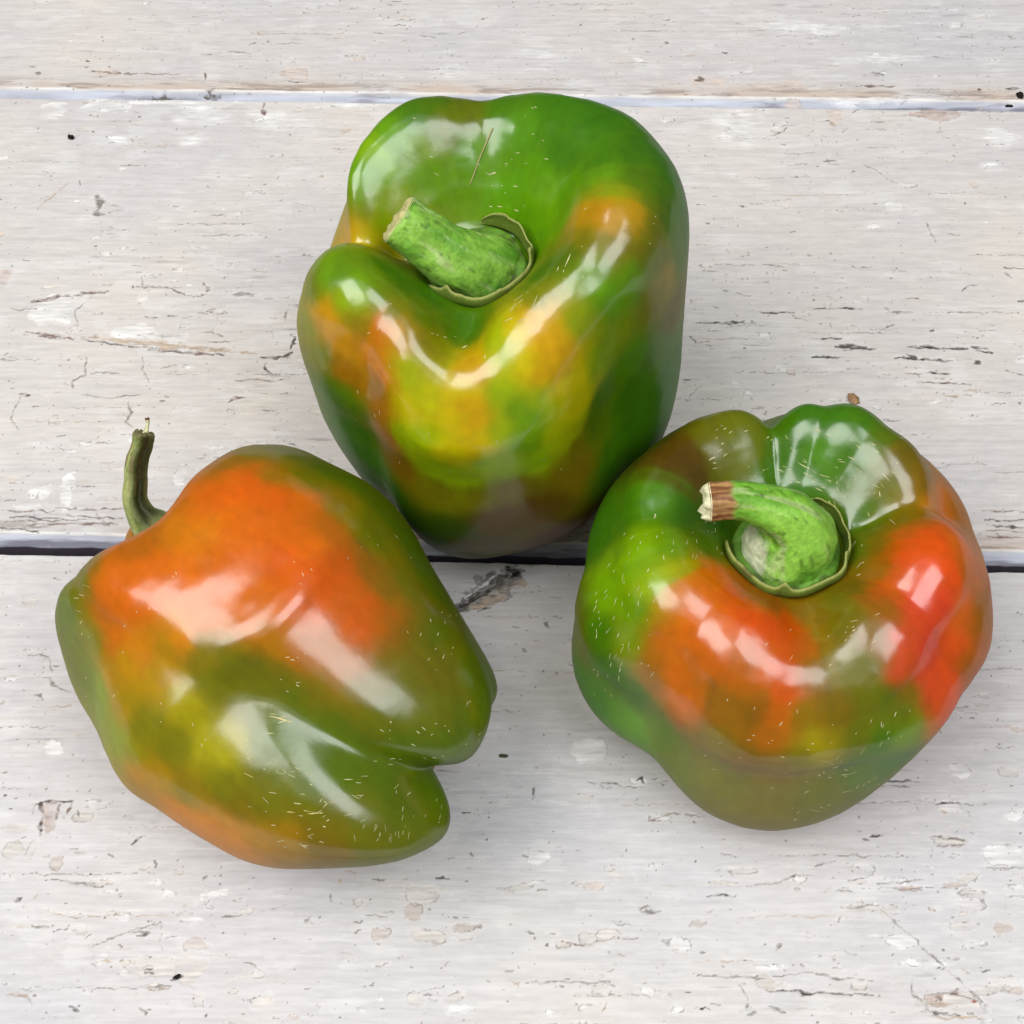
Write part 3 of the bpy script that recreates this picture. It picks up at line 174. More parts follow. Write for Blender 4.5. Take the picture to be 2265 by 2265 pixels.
FLECKS['p3']=[[1.336,1.609,5.799,1.494,1.509,5.8,-0.387,-0.588,0.705,0.033],[0.647,1.395,5.242,0.712,1.357,5.249,-0.386,-0.504,0.772,0.032],[0.057,1.797,5.252,0.164,1.724,5.285,-0.51,-0.463,0.722,0.02],[1.704,1.407,5.85,1.822,1.27,5.819,-0.377,-0.503,0.777,0.025],[1.782,1.018,5.616,1.947,0.916,5.621,-0.363,-0.568,0.737,0.022],[1.498,1.381,5.707,1.617,1.244,5.685,-0.464,-0.523,0.715,0.024],[0.198,1.603,5.222,0.316,1.561,5.237,-0.305,-0.534,0.784,0.02],[0.353,1.781,5.418,0.469,1.7,5.382,-0.217,-0.621,0.751,0.016],[1.79,1.758,6.056,1.898,1.686,6.056,-0.184,-0.303,0.935,0.035],[0.357,2.258,5.781,0.527,2.157,5.786,-0.341,-0.502,0.787,0.026],[0.982,1.315,5.35,1.024,1.279,5.342,-0.37,-0.599,0.71,0.021],[0.708,2.263,5.898,0.833,2.184,5.921,-0.375,-0.399,0.819,0.033],[0.224,2.041,5.549,0.271,2.027,5.569,-0.451,-0.554,0.699,0.033],[0.559,1.669,5.381,0.609,1.607,5.364,-0.387,-0.553,0.73,0.022],[1.09,2.106,6.049,1.184,1.998,6.039,-0.404,-0.417,0.812,0.029],[1.106,1.349,5.446,1.142,1.328,5.447,-0.378,-0.616,0.691,0.022],[0.31,1.44,5.16,0.442,1.418,5.168,-0.165,-0.526,0.833,0.035],[1.458,1.208,5.565,1.5,1.153,5.557,-0.475,-0.474,0.742,0.023],[0.485,1.81,5.48,0.557,1.73,5.43,-0.202,-0.636,0.745,0.019],[1.499,1.758,5.989,1.619,1.665,5.964,-0.248,-0.516,0.818,0.017],[1.1,1.502,5.587,1.156,1.47,5.587,-0.359,-0.642,0.677,0.02],[0.449,1.772,5.439,0.584,1.722,5.435,-0.242,-0.622,0.742,0.018],[0.405,1.735,5.396,0.565,1.641,5.361,-0.246,-0.615,0.748,0.023],[1.847,1.433,5.928,1.939,1.39,5.934,-0.259,-0.468,0.844,0.021],[1.604,1.235,5.671,1.751,1.155,5.701,-0.431,-0.521,0.736,0.022],[0.934,2.094,5.952,1.056,2.01,5.983,-0.474,-0.409,0.776,0.035],[1.165,1.568,5.682,1.31,1.524,5.71,-0.332,-0.625,0.707,0.022],[1.787,1.255,5.793,1.939,1.176,5.806,-0.34,-0.517,0.785,0.035],[0.218,1.454,5.142,0.243,1.43,5.135,-0.259,-0.497,0.827,0.032],[0.689,1.273,5.183,0.862,1.161,5.18,-0.355,-0.549,0.756,0.028],[1.131,1.613,5.706,1.25,1.575,5.727,-0.329,-0.631,0.703,0.024],[0.14,2.309,5.653,0.186,2.203,5.634,-0.59,-0.361,0.72,0.02],[1.134,1.176,5.322,1.173,1.07,5.284,-0.487,-0.453,0.745,0.019],[0.277,1.979,5.534,0.451,1.958,5.595,-0.323,-0.582,0.739,0.02],[-0.034,1.76,5.167,-0.007,1.737,5.17,-0.338,-0.459,0.813,0.029],[0.173,1.697,5.272,0.243,1.674,5.292,-0.395,-0.527,0.75,0.031],[-0.068,1.409,5.011,0.021,1.34,5.0,0.001,-0.34,0.889,0.024],[0.583,1.516,5.283,0.677,1.459,5.302,-0.443,-0.517,0.732,0.021],[0.805,1.258,5.225,0.919,1.201,5.234,-0.33,-0.533,0.779,0.025],[0.612,1.612,5.369,0.755,1.488,5.37,-0.45,-0.538,0.711,0.02],[0.481,1.585,5.289,0.597,1.504,5.284,-0.309,-0.546,0.763,0.019],[0.92,1.343,5.342,1.042,1.296,5.366,-0.367,-0.591,0.718,0.018],[0.247,1.555,5.212,0.337,1.451,5.172,-0.225,-0.511,0.826,0.028],[0.848,1.439,5.383,1.001,1.361,5.4,-0.387,-0.603,0.697,0.016],[-0.023,1.767,5.177,0.104,1.656,5.201,-0.478,-0.447,0.755,0.025],[0.794,1.459,5.37,0.892,1.413,5.386,-0.397,-0.589,0.704,0.027],[-1.258,1.963,5.839,-1.192,2.0,5.834,0.282,-0.371,0.884,0.034],[-0.749,2.298,5.817,-0.641,2.343,5.806,0.247,-0.349,0.904,0.028],[-0.369,1.653,5.288,-0.304,1.693,5.276,0.432,-0.453,0.779,0.032],[-1.229,1.729,5.707,-1.118,1.823,5.714,0.351,-0.478,0.806,0.033],[-1.374,2.059,5.901,-1.316,2.112,5.904,0.168,-0.251,0.953,0.022],[-0.695,1.658,5.424,-0.641,1.68,5.417,0.311,-0.552,0.774,0.025],[-0.404,1.609,5.277,-0.237,1.737,5.255,0.436,-0.45,0.77,0.028],[-1.343,1.807,5.794,-1.229,1.877,5.79,0.291,-0.426,0.857,0.026],[-1.474,1.457,5.668,-1.324,1.521,5.623,0.433,-0.439,0.784,0.019],[-0.667,2.428,5.84,-0.485,2.555,5.785,0.353,-0.094,0.917,0.021],[-0.117,1.992,5.325,-0.091,2.014,5.332,0.273,-0.553,0.783,0.027],[-0.578,1.512,5.277,-0.512,1.543,5.275,0.285,-0.521,0.804,0.027],[-1.452,1.573,5.716,-1.365,1.594,5.688,0.388,-0.462,0.797,0.025],[-1.542,1.6,5.767,-1.371,1.714,5.757,0.339,-0.402,0.849,0.035],[1.06,0.95,5.151,1.1,0.789,5.085,-0.533,-0.426,0.73,0.018],[1.703,0.579,5.246,1.747,0.482,5.183,-0.272,-0.594,0.757,0.019],[2.083,0.292,5.406,2.143,-0.013,5.645,-0.544,0.419,0.726,0.018],[1.821,0.866,5.52,1.844,0.828,5.502,-0.356,-0.571,0.74,0.02],[1.928,0.868,5.574,1.947,0.767,5.504,-0.345,-0.579,0.739,0.03],[0.968,0.982,5.108,0.999,0.908,5.082,-0.514,-0.468,0.719,0.034],[1.942,1.012,5.694,2.034,0.891,5.638,-0.321,-0.582,0.747,0.017],[1.257,0.987,5.295,1.287,0.914,5.274,-0.481,-0.416,0.771,0.025],[2.026,1.115,5.799,2.132,0.991,5.746,-0.242,-0.54,0.805,0.028],[1.131,1.274,5.395,1.142,1.216,5.355,-0.416,-0.564,0.713,0.027],[1.04,0.795,5.043,1.106,0.621,4.997,-0.566,-0.395,0.723,0.029],[1.031,0.779,5.026,1.086,0.625,4.984,-0.56,-0.391,0.729,0.018],[2.418,1.957,5.967,2.515,1.934,5.921,0.479,0.316,0.817,0.022],[1.991,1.158,5.813,2.064,1.069,5.781,-0.263,-0.523,0.81,0.03],[1.608,1.42,5.806,1.641,1.383,5.8,-0.433,-0.502,0.748,0.018],[1.757,1.529,5.945,1.818,1.463,5.934,-0.327,-0.45,0.831,0.032],[1.845,1.604,6.013,1.956,1.532,6.009,-0.203,-0.38,0.901,0.031],[1.39,1.873,6.037,1.443,1.831,6.023,-0.224,-0.53,0.818,0.027],[2.168,1.166,5.863,2.244,1.113,5.843,-0.072,-0.471,0.878,0.033],[2.269,1.317,5.94,2.317,1.301,5.929,0.097,-0.383,0.918,0.03],[-1.198,2.293,5.921,-1.114,2.343,5.911,0.187,-0.145,0.972,0.029],[-1.081,2.216,5.875,-0.993,2.287,5.872,0.238,-0.26,0.935,0.028],[-1.241,2.375,5.935,-1.203,2.385,5.931,0.104,-0.029,0.994,0.025],[-0.151,2.275,5.503,-0.123,2.32,5.506,0.339,-0.31,0.882,0.025],[-1.35,2.25,5.936,-1.294,2.305,5.936,0.088,-0.101,0.991,0.023],[-0.248,2.291,5.573,-0.184,2.362,5.549,0.558,-0.217,0.798,0.031],[-3.722,-2.274,4.334,-3.702,-2.22,4.503,-0.704,-0.645,0.289,0.035],[-3.365,-2.316,4.835,-3.324,-2.229,4.981,-0.625,-0.58,0.522,0.023],[-3.51,-2.317,4.656,-3.445,-2.251,4.814,-0.613,-0.619,0.489,0.019],[-3.606,-0.865,5.392,-3.583,-0.822,5.43,-0.872,0.027,0.489,0.016],[-2.875,-1.868,5.86,-2.829,-1.812,5.924,-0.488,-0.466,0.737,0.031],[-3.64,-2.325,4.423,-3.574,-2.29,4.607,-0.664,-0.643,0.365,0.024],[-3.526,-2.464,4.336,-3.462,-2.443,4.513,-0.623,-0.722,0.293,0.026],[-3.963,-2.155,3.342,-3.94,-2.16,3.522,-0.799,-0.594,0.087,0.023],[-3.971,-1.062,4.855,-3.941,-1.013,4.905,-0.816,-0.063,0.573,0.024],[-3.971,-1.247,4.813,-3.944,-1.186,4.871,-0.816,-0.155,0.557,0.035],[-2.977,-2.675,4.736,-2.954,-2.656,4.79,-0.417,-0.786,0.457,0.034],[-3.779,-1.885,4.734,-3.763,-1.858,4.78,-0.743,-0.426,0.516,0.031],[-3.462,-2.225,4.824,-3.442,-2.217,4.854,-0.628,-0.56,0.54,0.03],[-3.928,-1.459,4.794,-3.904,-1.432,4.841,-0.788,-0.25,0.563,0.024],[-3.178,-1.561,5.779,-3.115,-1.473,5.877,-0.656,-0.279,0.7,0.033],[-3.438,-1.21,5.608,-3.423,-1.071,5.663,-0.811,-0.143,0.566,0.019],[-3.347,-1.864,5.318,-3.336,-1.815,5.382,-0.747,-0.453,0.486,0.022],[-2.871,-1.343,6.066,-2.858,-1.31,6.077,-0.358,-0.132,0.924,0.024],[-3.602,-1.503,5.207,-3.562,-1.407,5.313,-0.793,-0.278,0.541,0.027],[-3.33,-1.557,5.606,-3.32,-1.511,5.646,-0.771,-0.321,0.549,0.026],[-3.397,-1.949,5.16,-3.395,-1.928,5.183,-0.696,-0.5,0.514,0.028],[-4.023,-1.353,4.69,-3.955,-1.289,4.823,-0.828,-0.22,0.514,0.036],[-3.462,-1.629,5.336,-3.448,-1.555,5.41,-0.801,-0.33,0.499,0.028],[-2.983,-2.091,5.54,-2.975,-2.068,5.579,-0.582,-0.628,0.517,0.031],[-3.646,-1.744,5.006,-3.606,-1.707,5.082,-0.729,-0.376,0.572,0.019],[-2.935,-2.807,4.521,-2.85,-2.759,4.7,-0.411,-0.811,0.416,0.023],[-3.357,-2.368,4.775,-3.33,-2.319,4.874,-0.604,-0.63,0.484,0.017],[-3.155,-1.811,5.645,-3.152,-1.72,5.716,-0.645,-0.463,0.607,0.033],[-3.155,-2.411,4.955,-3.161,-2.358,5.016,-0.515,-0.672,0.532,0.034],[-3.801,-1.288,5.031,-3.73,-1.222,5.148,-0.784,-0.195,0.589,0.017],[-3.107,-2.605,4.72,-3.09,-2.593,4.76,-0.524,-0.731,0.437,0.033],[-3.113,-1.69,5.774,-3.073,-1.595,5.86,-0.631,-0.358,0.687,0.021],[-2.952,-2.296,5.299,-2.948,-2.274,5.335,-0.534,-0.69,0.489,0.029],[-3.528,-2.509,4.197,-3.503,-2.477,4.356,-0.646,-0.725,0.237,0.034],[-4.047,-1.599,4.513,-4.048,-1.551,4.546,-0.848,-0.302,0.434,0.032],[-3.911,-1.706,4.685,-3.866,-1.659,4.778,-0.76,-0.359,0.539,0.033],[-3.704,-2.354,4.131,-3.684,-2.327,4.287,-0.701,-0.682,0.209,0.028],[-3.961,-1.804,4.517,-3.972,-1.696,4.586,-0.812,-0.37,0.45,0.02],[-3.947,-2.15,3.533,-3.947,-2.143,3.642,-0.802,-0.596,0.04,0.016],[-3.541,-2.558,3.914,-3.53,-2.525,4.135,-0.656,-0.737,0.154,0.032],[-3.8,-2.404,3.177,-3.806,-2.38,3.251,-0.742,-0.652,0.153,0.02],[-3.761,-2.357,3.712,-3.74,-2.376,3.885,-0.711,-0.701,0.023,0.034],[-4.037,-2.038,3.41,-4.022,-2.046,3.524,-0.821,-0.568,0.06,0.025],[-3.573,-2.062,4.85,-3.524,-2.007,4.952,-0.666,-0.48,0.57,0.03],[-3.783,-1.9,4.715,-3.697,-1.849,4.877,-0.718,-0.431,0.545,0.02],[-3.918,-1.583,4.751,-3.902,-1.554,4.787,-0.776,-0.274,0.568,0.02],[-3.792,-1.156,5.081,-3.736,-1.123,5.165,-0.801,-0.132,0.584,0.03],[-3.679,-2.53,3.171,-3.683,-2.512,3.238,-0.683,-0.713,0.156,0.031],[-3.979,-1.852,4.436,-3.968,-1.792,4.515,-0.827,-0.39,0.402,0.034],[-4.021,-2.247,2.673,-4.013,-2.241,2.745,-0.812,-0.567,0.142,0.017],[-2.74,0.173,5.888,-2.723,0.217,5.895,-0.126,-0.106,0.986,0.035],[-1.91,-0.42,5.735,-1.915,-0.286,5.678,0.557,0.34,0.758,0.017],[-2.137,-0.573,5.952,-2.1,-0.399,5.862,0.49,0.315,0.811,0.023],[-2.761,0.095,5.883,-2.71,0.209,5.895,-0.119,-0.003,0.986,0.034],[-2.624,-1.06,6.145,-2.633,-0.938,6.139,-0.114,0.042,0.992,0.033],[-2.414,-0.693,6.09,-2.406,-0.502,6.038,0.178,0.243,0.953,0.018],[-1.975,-0.115,5.643,-1.965,-0.067,5.618,0.565,0.29,0.772,0.034],[-2.47,-0.882,6.133,-2.43,-0.8,6.115,0.11,0.15,0.982,0.027],[-3.07,-0.567,5.958,-3.058,-0.472,5.943,-0.42,0.196,0.886,0.027],[-2.148,-0.59,5.964,-2.155,-0.517,5.942,0.452,0.292,0.843,0.018],[-2.622,-0.354,6.008,-2.604,-0.306,5.994,0.01,0.288,0.957,0.022],[-2.737,-0.467,6.033,-2.728,-0.389,6.014,-0.098,0.245,0.964,0.032],[-1.485,0.335,5.276,-1.453,0.401,5.271,0.552,-0.207,0.808,0.027],[-1.724,0.425,5.489,-1.697,0.492,5.489,0.615,-0.25,0.748,0.029],[-1.469,-0.333,5.324,-1.459,-0.198,5.269,0.585,0.266,0.766,0.016],[-1.851,-0.701,5.81,-1.849,-0.657,5.791,0.557,0.31,0.771,0.029],[-2.057,-0.96,6.024,-2.017,-0.802,5.957,0.466,0.233,0.852,0.018],[-1.623,0.115,5.332,-1.624,0.148,5.337,0.604,-0.086,0.792,0.017],[-1.68,0.496,5.477,-1.653,0.551,5.473,0.617,-0.254,0.745,0.027],[-1.536,0.131,5.269,-1.528,0.163,5.268,0.569,-0.108,0.815,0.022],[-1.563,0.502,5.384,-1.55,0.56,5.394,0.596,-0.261,0.759,0.028],[-1.411,-0.437,5.318,-1.347,-0.297,5.197,0.663,0.277,0.692,0.021],[-1.661,0.291,5.397,-1.648,0.379,5.413,0.61,-0.223,0.761,0.032],[-1.993,-0.975,5.995,-1.944,-0.777,5.901,0.503,0.247,0.826,0.017],[-1.463,0.167,5.227,-1.452,0.268,5.238,0.533,-0.152,0.832,0.022],[-1.591,0.512,5.409,-1.574,0.623,5.435,0.597,-0.268,0.756,0.016],[0.874,-0.364,4.817,0.924,-0.314,4.828,-0.335,0.144,0.931,0.021],[1.299,-0.814,5.284,1.398,-0.703,5.337,-0.587,0.144,0.796,0.028],[1.271,-0.987,5.289,1.351,-0.978,5.346,-0.581,0.118,0.804,0.017],[1.401,-0.743,5.348,1.448,-0.715,5.378,-0.603,0.17,0.779,0.021],[1.088,-0.239,4.9,1.116,-0.21,4.913,-0.588,0.217,0.78,0.023],[1.321,-0.168,5.096,1.395,-0.07,5.138,-0.653,0.235,0.718,0.028],[1.463,-0.276,5.259,1.495,-0.22,5.264,-0.544,0.256,0.799,0.021],[0.907,-2.555,5.591,0.973,-2.517,5.624,-0.373,-0.158,0.914,0.031],[0.955,-2.454,5.627,1.019,-2.421,5.66,-0.395,-0.135,0.908,0.036],[0.875,-2.337,5.598,0.897,-2.334,5.611,-0.501,-0.039,0.865,0.032],[1.403,-2.2,5.78,1.513,-2.144,5.792,-0.076,-0.064,0.994,0.032],[0.96,-2.378,5.64,1.003,-2.355,5.662,-0.436,-0.098,0.894,0.021],[1.276,-2.855,5.574,1.294,-2.832,5.586,-0.078,-0.433,0.898,0.022],[0.826,-2.436,5.566,0.859,-2.433,5.583,-0.46,-0.057,0.885,0.031],[0.946,-2.242,5.643,1.074,-2.249,5.704,-0.421,-0.045,0.902,0.024],[1.288,-2.731,5.632,1.382,-2.671,5.665,-0.072,-0.392,0.917,0.017],[-0.506,-3.996,4.692,-0.438,-3.933,4.771,-0.019,-0.773,0.632,0.034],[-0.152,-3.835,4.882,-0.165,-3.762,4.951,0.049,-0.681,0.73,0.017],[-1.501,-3.589,4.975,-1.484,-3.558,5.029,-0.333,-0.757,0.562,0.033],[1.277,-3.914,4.59,1.308,-3.85,4.654,0.155,-0.738,0.657,0.022],[-0.282,-2.977,5.467,-0.203,-2.855,5.462,0.3,-0.177,0.935,0.018],[-0.754,-2.765,5.677,-0.684,-2.685,5.685,0.273,-0.334,0.902,0.023],[0.805,-2.631,5.539,0.851,-2.574,5.565,-0.362,-0.134,0.922,0.029],[-0.325,-3.712,5.009,-0.279,-3.656,5.053,0.08,-0.662,0.745,0.018],[0.474,-3.064,5.357,0.525,-3.02,5.378,-0.169,-0.271,0.948,0.028],[-0.209,-2.309,5.431,-0.156,-2.218,5.362,0.578,0.243,0.778,0.025],[-0.996,-3.781,4.973,-0.978,-3.741,5.039,-0.127,-0.838,0.53,0.024],[0.526,-2.438,5.393,0.545,-2.403,5.396,-0.486,0.171,0.857,0.027],[0.904,-4.411,3.23,0.969,-4.409,3.19,0.184,-0.945,0.269,0.029],[0.841,-4.409,3.277,0.993,-4.387,3.259,0.173,-0.955,0.242,0.023],[0.879,-4.368,3.437,0.976,-4.359,3.398,0.158,-0.975,0.158,0.027],[0.922,-4.545,2.721,1.13,-4.487,2.697,0.29,-0.924,0.246,0.022],[0.11,-4.531,3.273,0.192,-4.53,3.24,0.141,-0.934,0.327,0.019],[0.034,-4.314,4.303,0.108,-4.317,4.293,0.05,-0.823,0.566,0.022],[0.497,-4.213,4.384,0.53,-4.213,4.379,0.095,-0.793,0.601,0.026],[0.99,-4.341,3.513,1.033,-4.336,3.492,0.167,-0.981,0.094,0.019],[0.128,-4.238,4.389,0.187,-4.233,4.391,0.038,-0.734,0.678,0.029],[0.356,-4.409,3.973,0.523,-4.406,3.876,0.161,-0.966,0.195,0.017],[0.099,-4.657,2.93,0.257,-4.603,3.014,0.16,-0.93,0.33,0.022],[0.571,-4.408,3.796,0.612,-4.403,3.78,0.167,-0.981,0.1,0.034],[0.563,-4.461,3.263,0.653,-4.446,3.263,0.155,-0.946,0.285,0.035],[1.005,-4.387,3.248,1.173,-4.341,3.296,0.203,-0.957,0.206,0.03],[0.638,-4.393,3.573,0.738,-4.385,3.647,0.144,-0.988,-0.04,0.032],[0.74,-4.38,3.836,0.775,-4.372,3.858,0.128,-0.983,0.134,0.019],[-1.425,-4.3,3.658,-1.383,-4.321,3.715,-0.407,-0.912,-0.025,0.029],[0.141,-4.631,2.985,0.189,-4.628,2.975,0.143,-0.934,0.327,0.026],[-0.714,-4.224,4.429,-0.682,-4.221,4.437,-0.107,-0.724,0.682,0.026],[0.218,-4.466,3.665,0.267,-4.461,3.703,0.147,-0.988,-0.046,0.034],[0.364,-4.46,3.38,0.405,-4.458,3.362,0.161,-0.951,0.263,0.031],[-0.563,-4.606,3.136,-0.494,-4.61,3.137,-0.055,-0.946,0.319,0.021],[-0.321,-4.507,3.65,-0.277,-4.507,3.632,-0.01,-0.999,-0.031,0.022],[-1.695,-4.221,3.216,-1.648,-4.238,3.25,-0.518,-0.816,0.256,0.019],[0.376,-4.45,3.416,0.418,-4.452,3.374,0.154,-0.961,0.226,0.024],[-1.647,-4.089,4.159,-1.551,-4.112,4.236,-0.471,-0.807,0.351,0.022],[0.449,-4.43,3.466,0.492,-4.43,3.427,0.149,-0.976,0.153,0.03],[-1.872,-4.027,3.483,-1.824,-4.061,3.51,-0.602,-0.792,0.101,0.018],[1.523,-3.969,4.477,1.543,-3.906,4.542,0.151,-0.74,0.656,0.025],[1.497,-4.194,4.109,1.532,-4.13,4.24,0.219,-0.894,0.387,0.025],[1.73,-4.253,2.371,1.758,-4.238,2.442,0.504,-0.863,-0.017,0.035],[1.343,-4.415,2.694,1.405,-4.37,2.812,0.353,-0.921,0.162,0.032],[1.13,-4.289,3.996,1.189,-4.235,4.156,0.13,-0.951,0.275,0.028],[0.526,-3.979,4.654,0.543,-3.964,4.674,0.072,-0.805,0.588,0.029],[0.662,-4.413,3.381,0.682,-4.405,3.406,0.153,-0.965,0.213,0.025],[0.644,-4.378,3.937,0.712,-4.335,4.073,0.135,-0.961,0.237,0.018],[1.615,-4.226,3.624,1.566,-4.223,3.925,0.235,-0.967,0.044,0.024],[1.496,-3.959,4.494,1.501,-3.871,4.59,0.144,-0.732,0.666,0.033],[1.459,-4.359,2.758,1.493,-4.336,2.811,0.368,-0.916,0.161,0.032],[1.219,-4.457,2.707,1.274,-4.419,2.809,0.321,-0.93,0.177,0.033],[1.565,-4.308,2.8,1.645,-4.268,2.842,0.376,-0.916,0.143,0.021],[0.994,-4.075,4.454,1.012,-4.059,4.47,0.104,-0.754,0.649,0.024],[-0.089,-4.803,2.557,-0.069,-4.793,2.585,0.057,-0.951,0.302,0.017],[0.486,-4.758,2.447,0.545,-4.74,2.469,0.208,-0.937,0.279,0.024],[0.307,-4.79,2.454,0.476,-4.787,2.339,0.18,-0.951,0.248,0.017],[0.014,-4.842,2.407,0.082,-4.818,2.461,0.104,-0.951,0.292,0.022],[0.629,-4.711,2.492,0.713,-4.696,2.451,0.308,-0.913,0.268,0.029],[-0.038,-4.906,2.187,0.046,-4.891,2.214,0.113,-0.979,0.167,0.03],[-3.304,-0.718,5.816,-3.268,-0.64,5.838,-0.671,0.104,0.733,0.021],[-2.94,-0.342,5.958,-2.927,-0.308,5.953,-0.3,0.242,0.923,0.019],[-3.714,-0.569,5.141,-3.653,-0.525,5.212,-0.803,0.195,0.562,0.026],[-3.429,-1.258,5.606,-3.396,-1.244,5.657,-0.799,-0.182,0.572,0.032],[-3.128,-0.717,5.95,-3.117,-0.604,5.94,-0.511,0.123,0.85,0.024],[-2.965,-1.262,6.032,-2.929,-1.188,6.059,-0.47,-0.101,0.877,0.031],[-3.368,-0.034,5.485,-3.337,0.009,5.521,-0.855,0.227,0.466,0.034],[-3.337,-0.883,5.789,-3.324,-0.87,5.803,-0.722,-0.016,0.691,0.032],[-2.96,-1.577,5.954,-2.931,-1.542,5.987,-0.503,-0.322,0.802,0.032],[-3.25,-0.317,5.765,-3.175,-0.246,5.805,-0.634,0.233,0.737,0.029],[2.062,-3.684,4.59,2.072,-3.649,4.621,0.287,-0.673,0.681,0.025],[1.924,-4.029,4.194,1.92,-4.014,4.227,0.339,-0.836,0.432,0.024],[1.663,-4.024,4.36,1.664,-3.999,4.396,0.233,-0.795,0.559,0.02],[1.66,-4.099,4.227,1.653,-4.073,4.284,0.254,-0.853,0.456,0.034],[1.755,-3.793,4.606,1.788,-3.711,4.679,0.245,-0.698,0.672,0.034],[1.619,-4.05,4.339,1.639,-3.996,4.41,0.223,-0.798,0.559,0.018],[-1.248,-4.333,3.991,-1.191,-4.341,4.032,-0.308,-0.919,0.247,0.02],[-0.457,-4.401,4.183,-0.374,-4.413,4.157,-0.02,-0.924,0.381,0.03],[-1.128,-4.161,4.432,-1.029,-4.163,4.449,-0.127,-0.788,0.602,0.025],[-1.015,-4.1,4.526,-0.954,-4.106,4.526,-0.075,-0.766,0.639,0.029],[-0.641,-4.195,4.472,-0.614,-4.194,4.477,-0.093,-0.726,0.681,0.025]]
SCARS['p3']=[]
STEMS['p3']=[[0.041,0.133,4.39,1.02],[0.029,-0.061,4.924,1.02],[0.052,-0.117,5.489,0.9],[-0.095,-0.09,6.02,0.62],[-0.509,-0.053,6.402,0.46],[-0.985,-0.006,6.575,0.39],[-1.42,-0.021,6.645,0.38],[-1.724,-0.037,6.648,0.39]]
SHAPE['p3']={'cx':5.8847,'cy':-4.0357,'ax':[-0.0421,0.0686,0.9857],'R':4.3829,'H':6.7497,'A':[-0.0119,0.0002,0.0133,0.0057,0.0028,0.0016,-0.0067,-0.0025,-0.0007,-0.0034,0.0037,0.0009,-0.0012,-0.0963,-0.0036,-0.0466,0.0068,0.0045,-0.0084,0.0063,-0.0111,-0.0041,0.0024,-0.0072,0.0052,0.0035,0.0126,0.0041,-0.0401,0.0092,-0.0128,-0.001,-0.0094,-0.0058,0.0146,-0.0167,0.0091,-0.0022,0.0172,0.087,-0.023,-0.0618,-0.0204,0.0117,0.0052,0.0003,0.0047,-0.006,-0.0114,-0.0107,-0.0088,0.004,-0.0022,0.0011,-0.0037,0.0004,0.0009,-0.0019,0.0011,0.0003,-0.0014,0.0007,-0.0002,-0.0003,0.0004],'B':[-0.1095,-0.0085,-0.0097,0.0112,0.0022,0.001,-0.0095,-0.0077,-0.0035],'C':[0.0008,-0.0044,0.0074,-0.0017,-0.0059,-0.0015,-0.006,-0.0018,-0.0011]}
GROOVES['p3']={'grooves':[(92,8,0.1,0.06,0.03,0.06,0.02),(12,12,0.07,0.03,0.03,0.07,0.02),(-40,15,0.05,0.075,0.14,0.05,0.05),(-85,20,0,0.0,0.0,0,0.0),(-130,15,0.04,0.05,0.12,0.03,0.05),(178,13,0.04,0.06,0.06,0.03,0.03),(135,12,0.02,0.02,0.03,0.02,0.02),(71,6,0.025,0.004,0.0,0.018,0.0),(47,8,0.02,0.004,0.0,0.014,0.0)],'bumps':[(-85,15,0.27,0.07,0,-0.06),(-40,13,0.7,0.09,-0.03,0),(-20,15,0.52,0.16,0.02,0),(137,28,0.58,0.18,-0.03,0),(-87,34,0.41,0.11,0.04,-0.085),(55,24,0.33,0.1,0.0,0.04),(-128,13,0.46,0.12,-0.03,0)]}
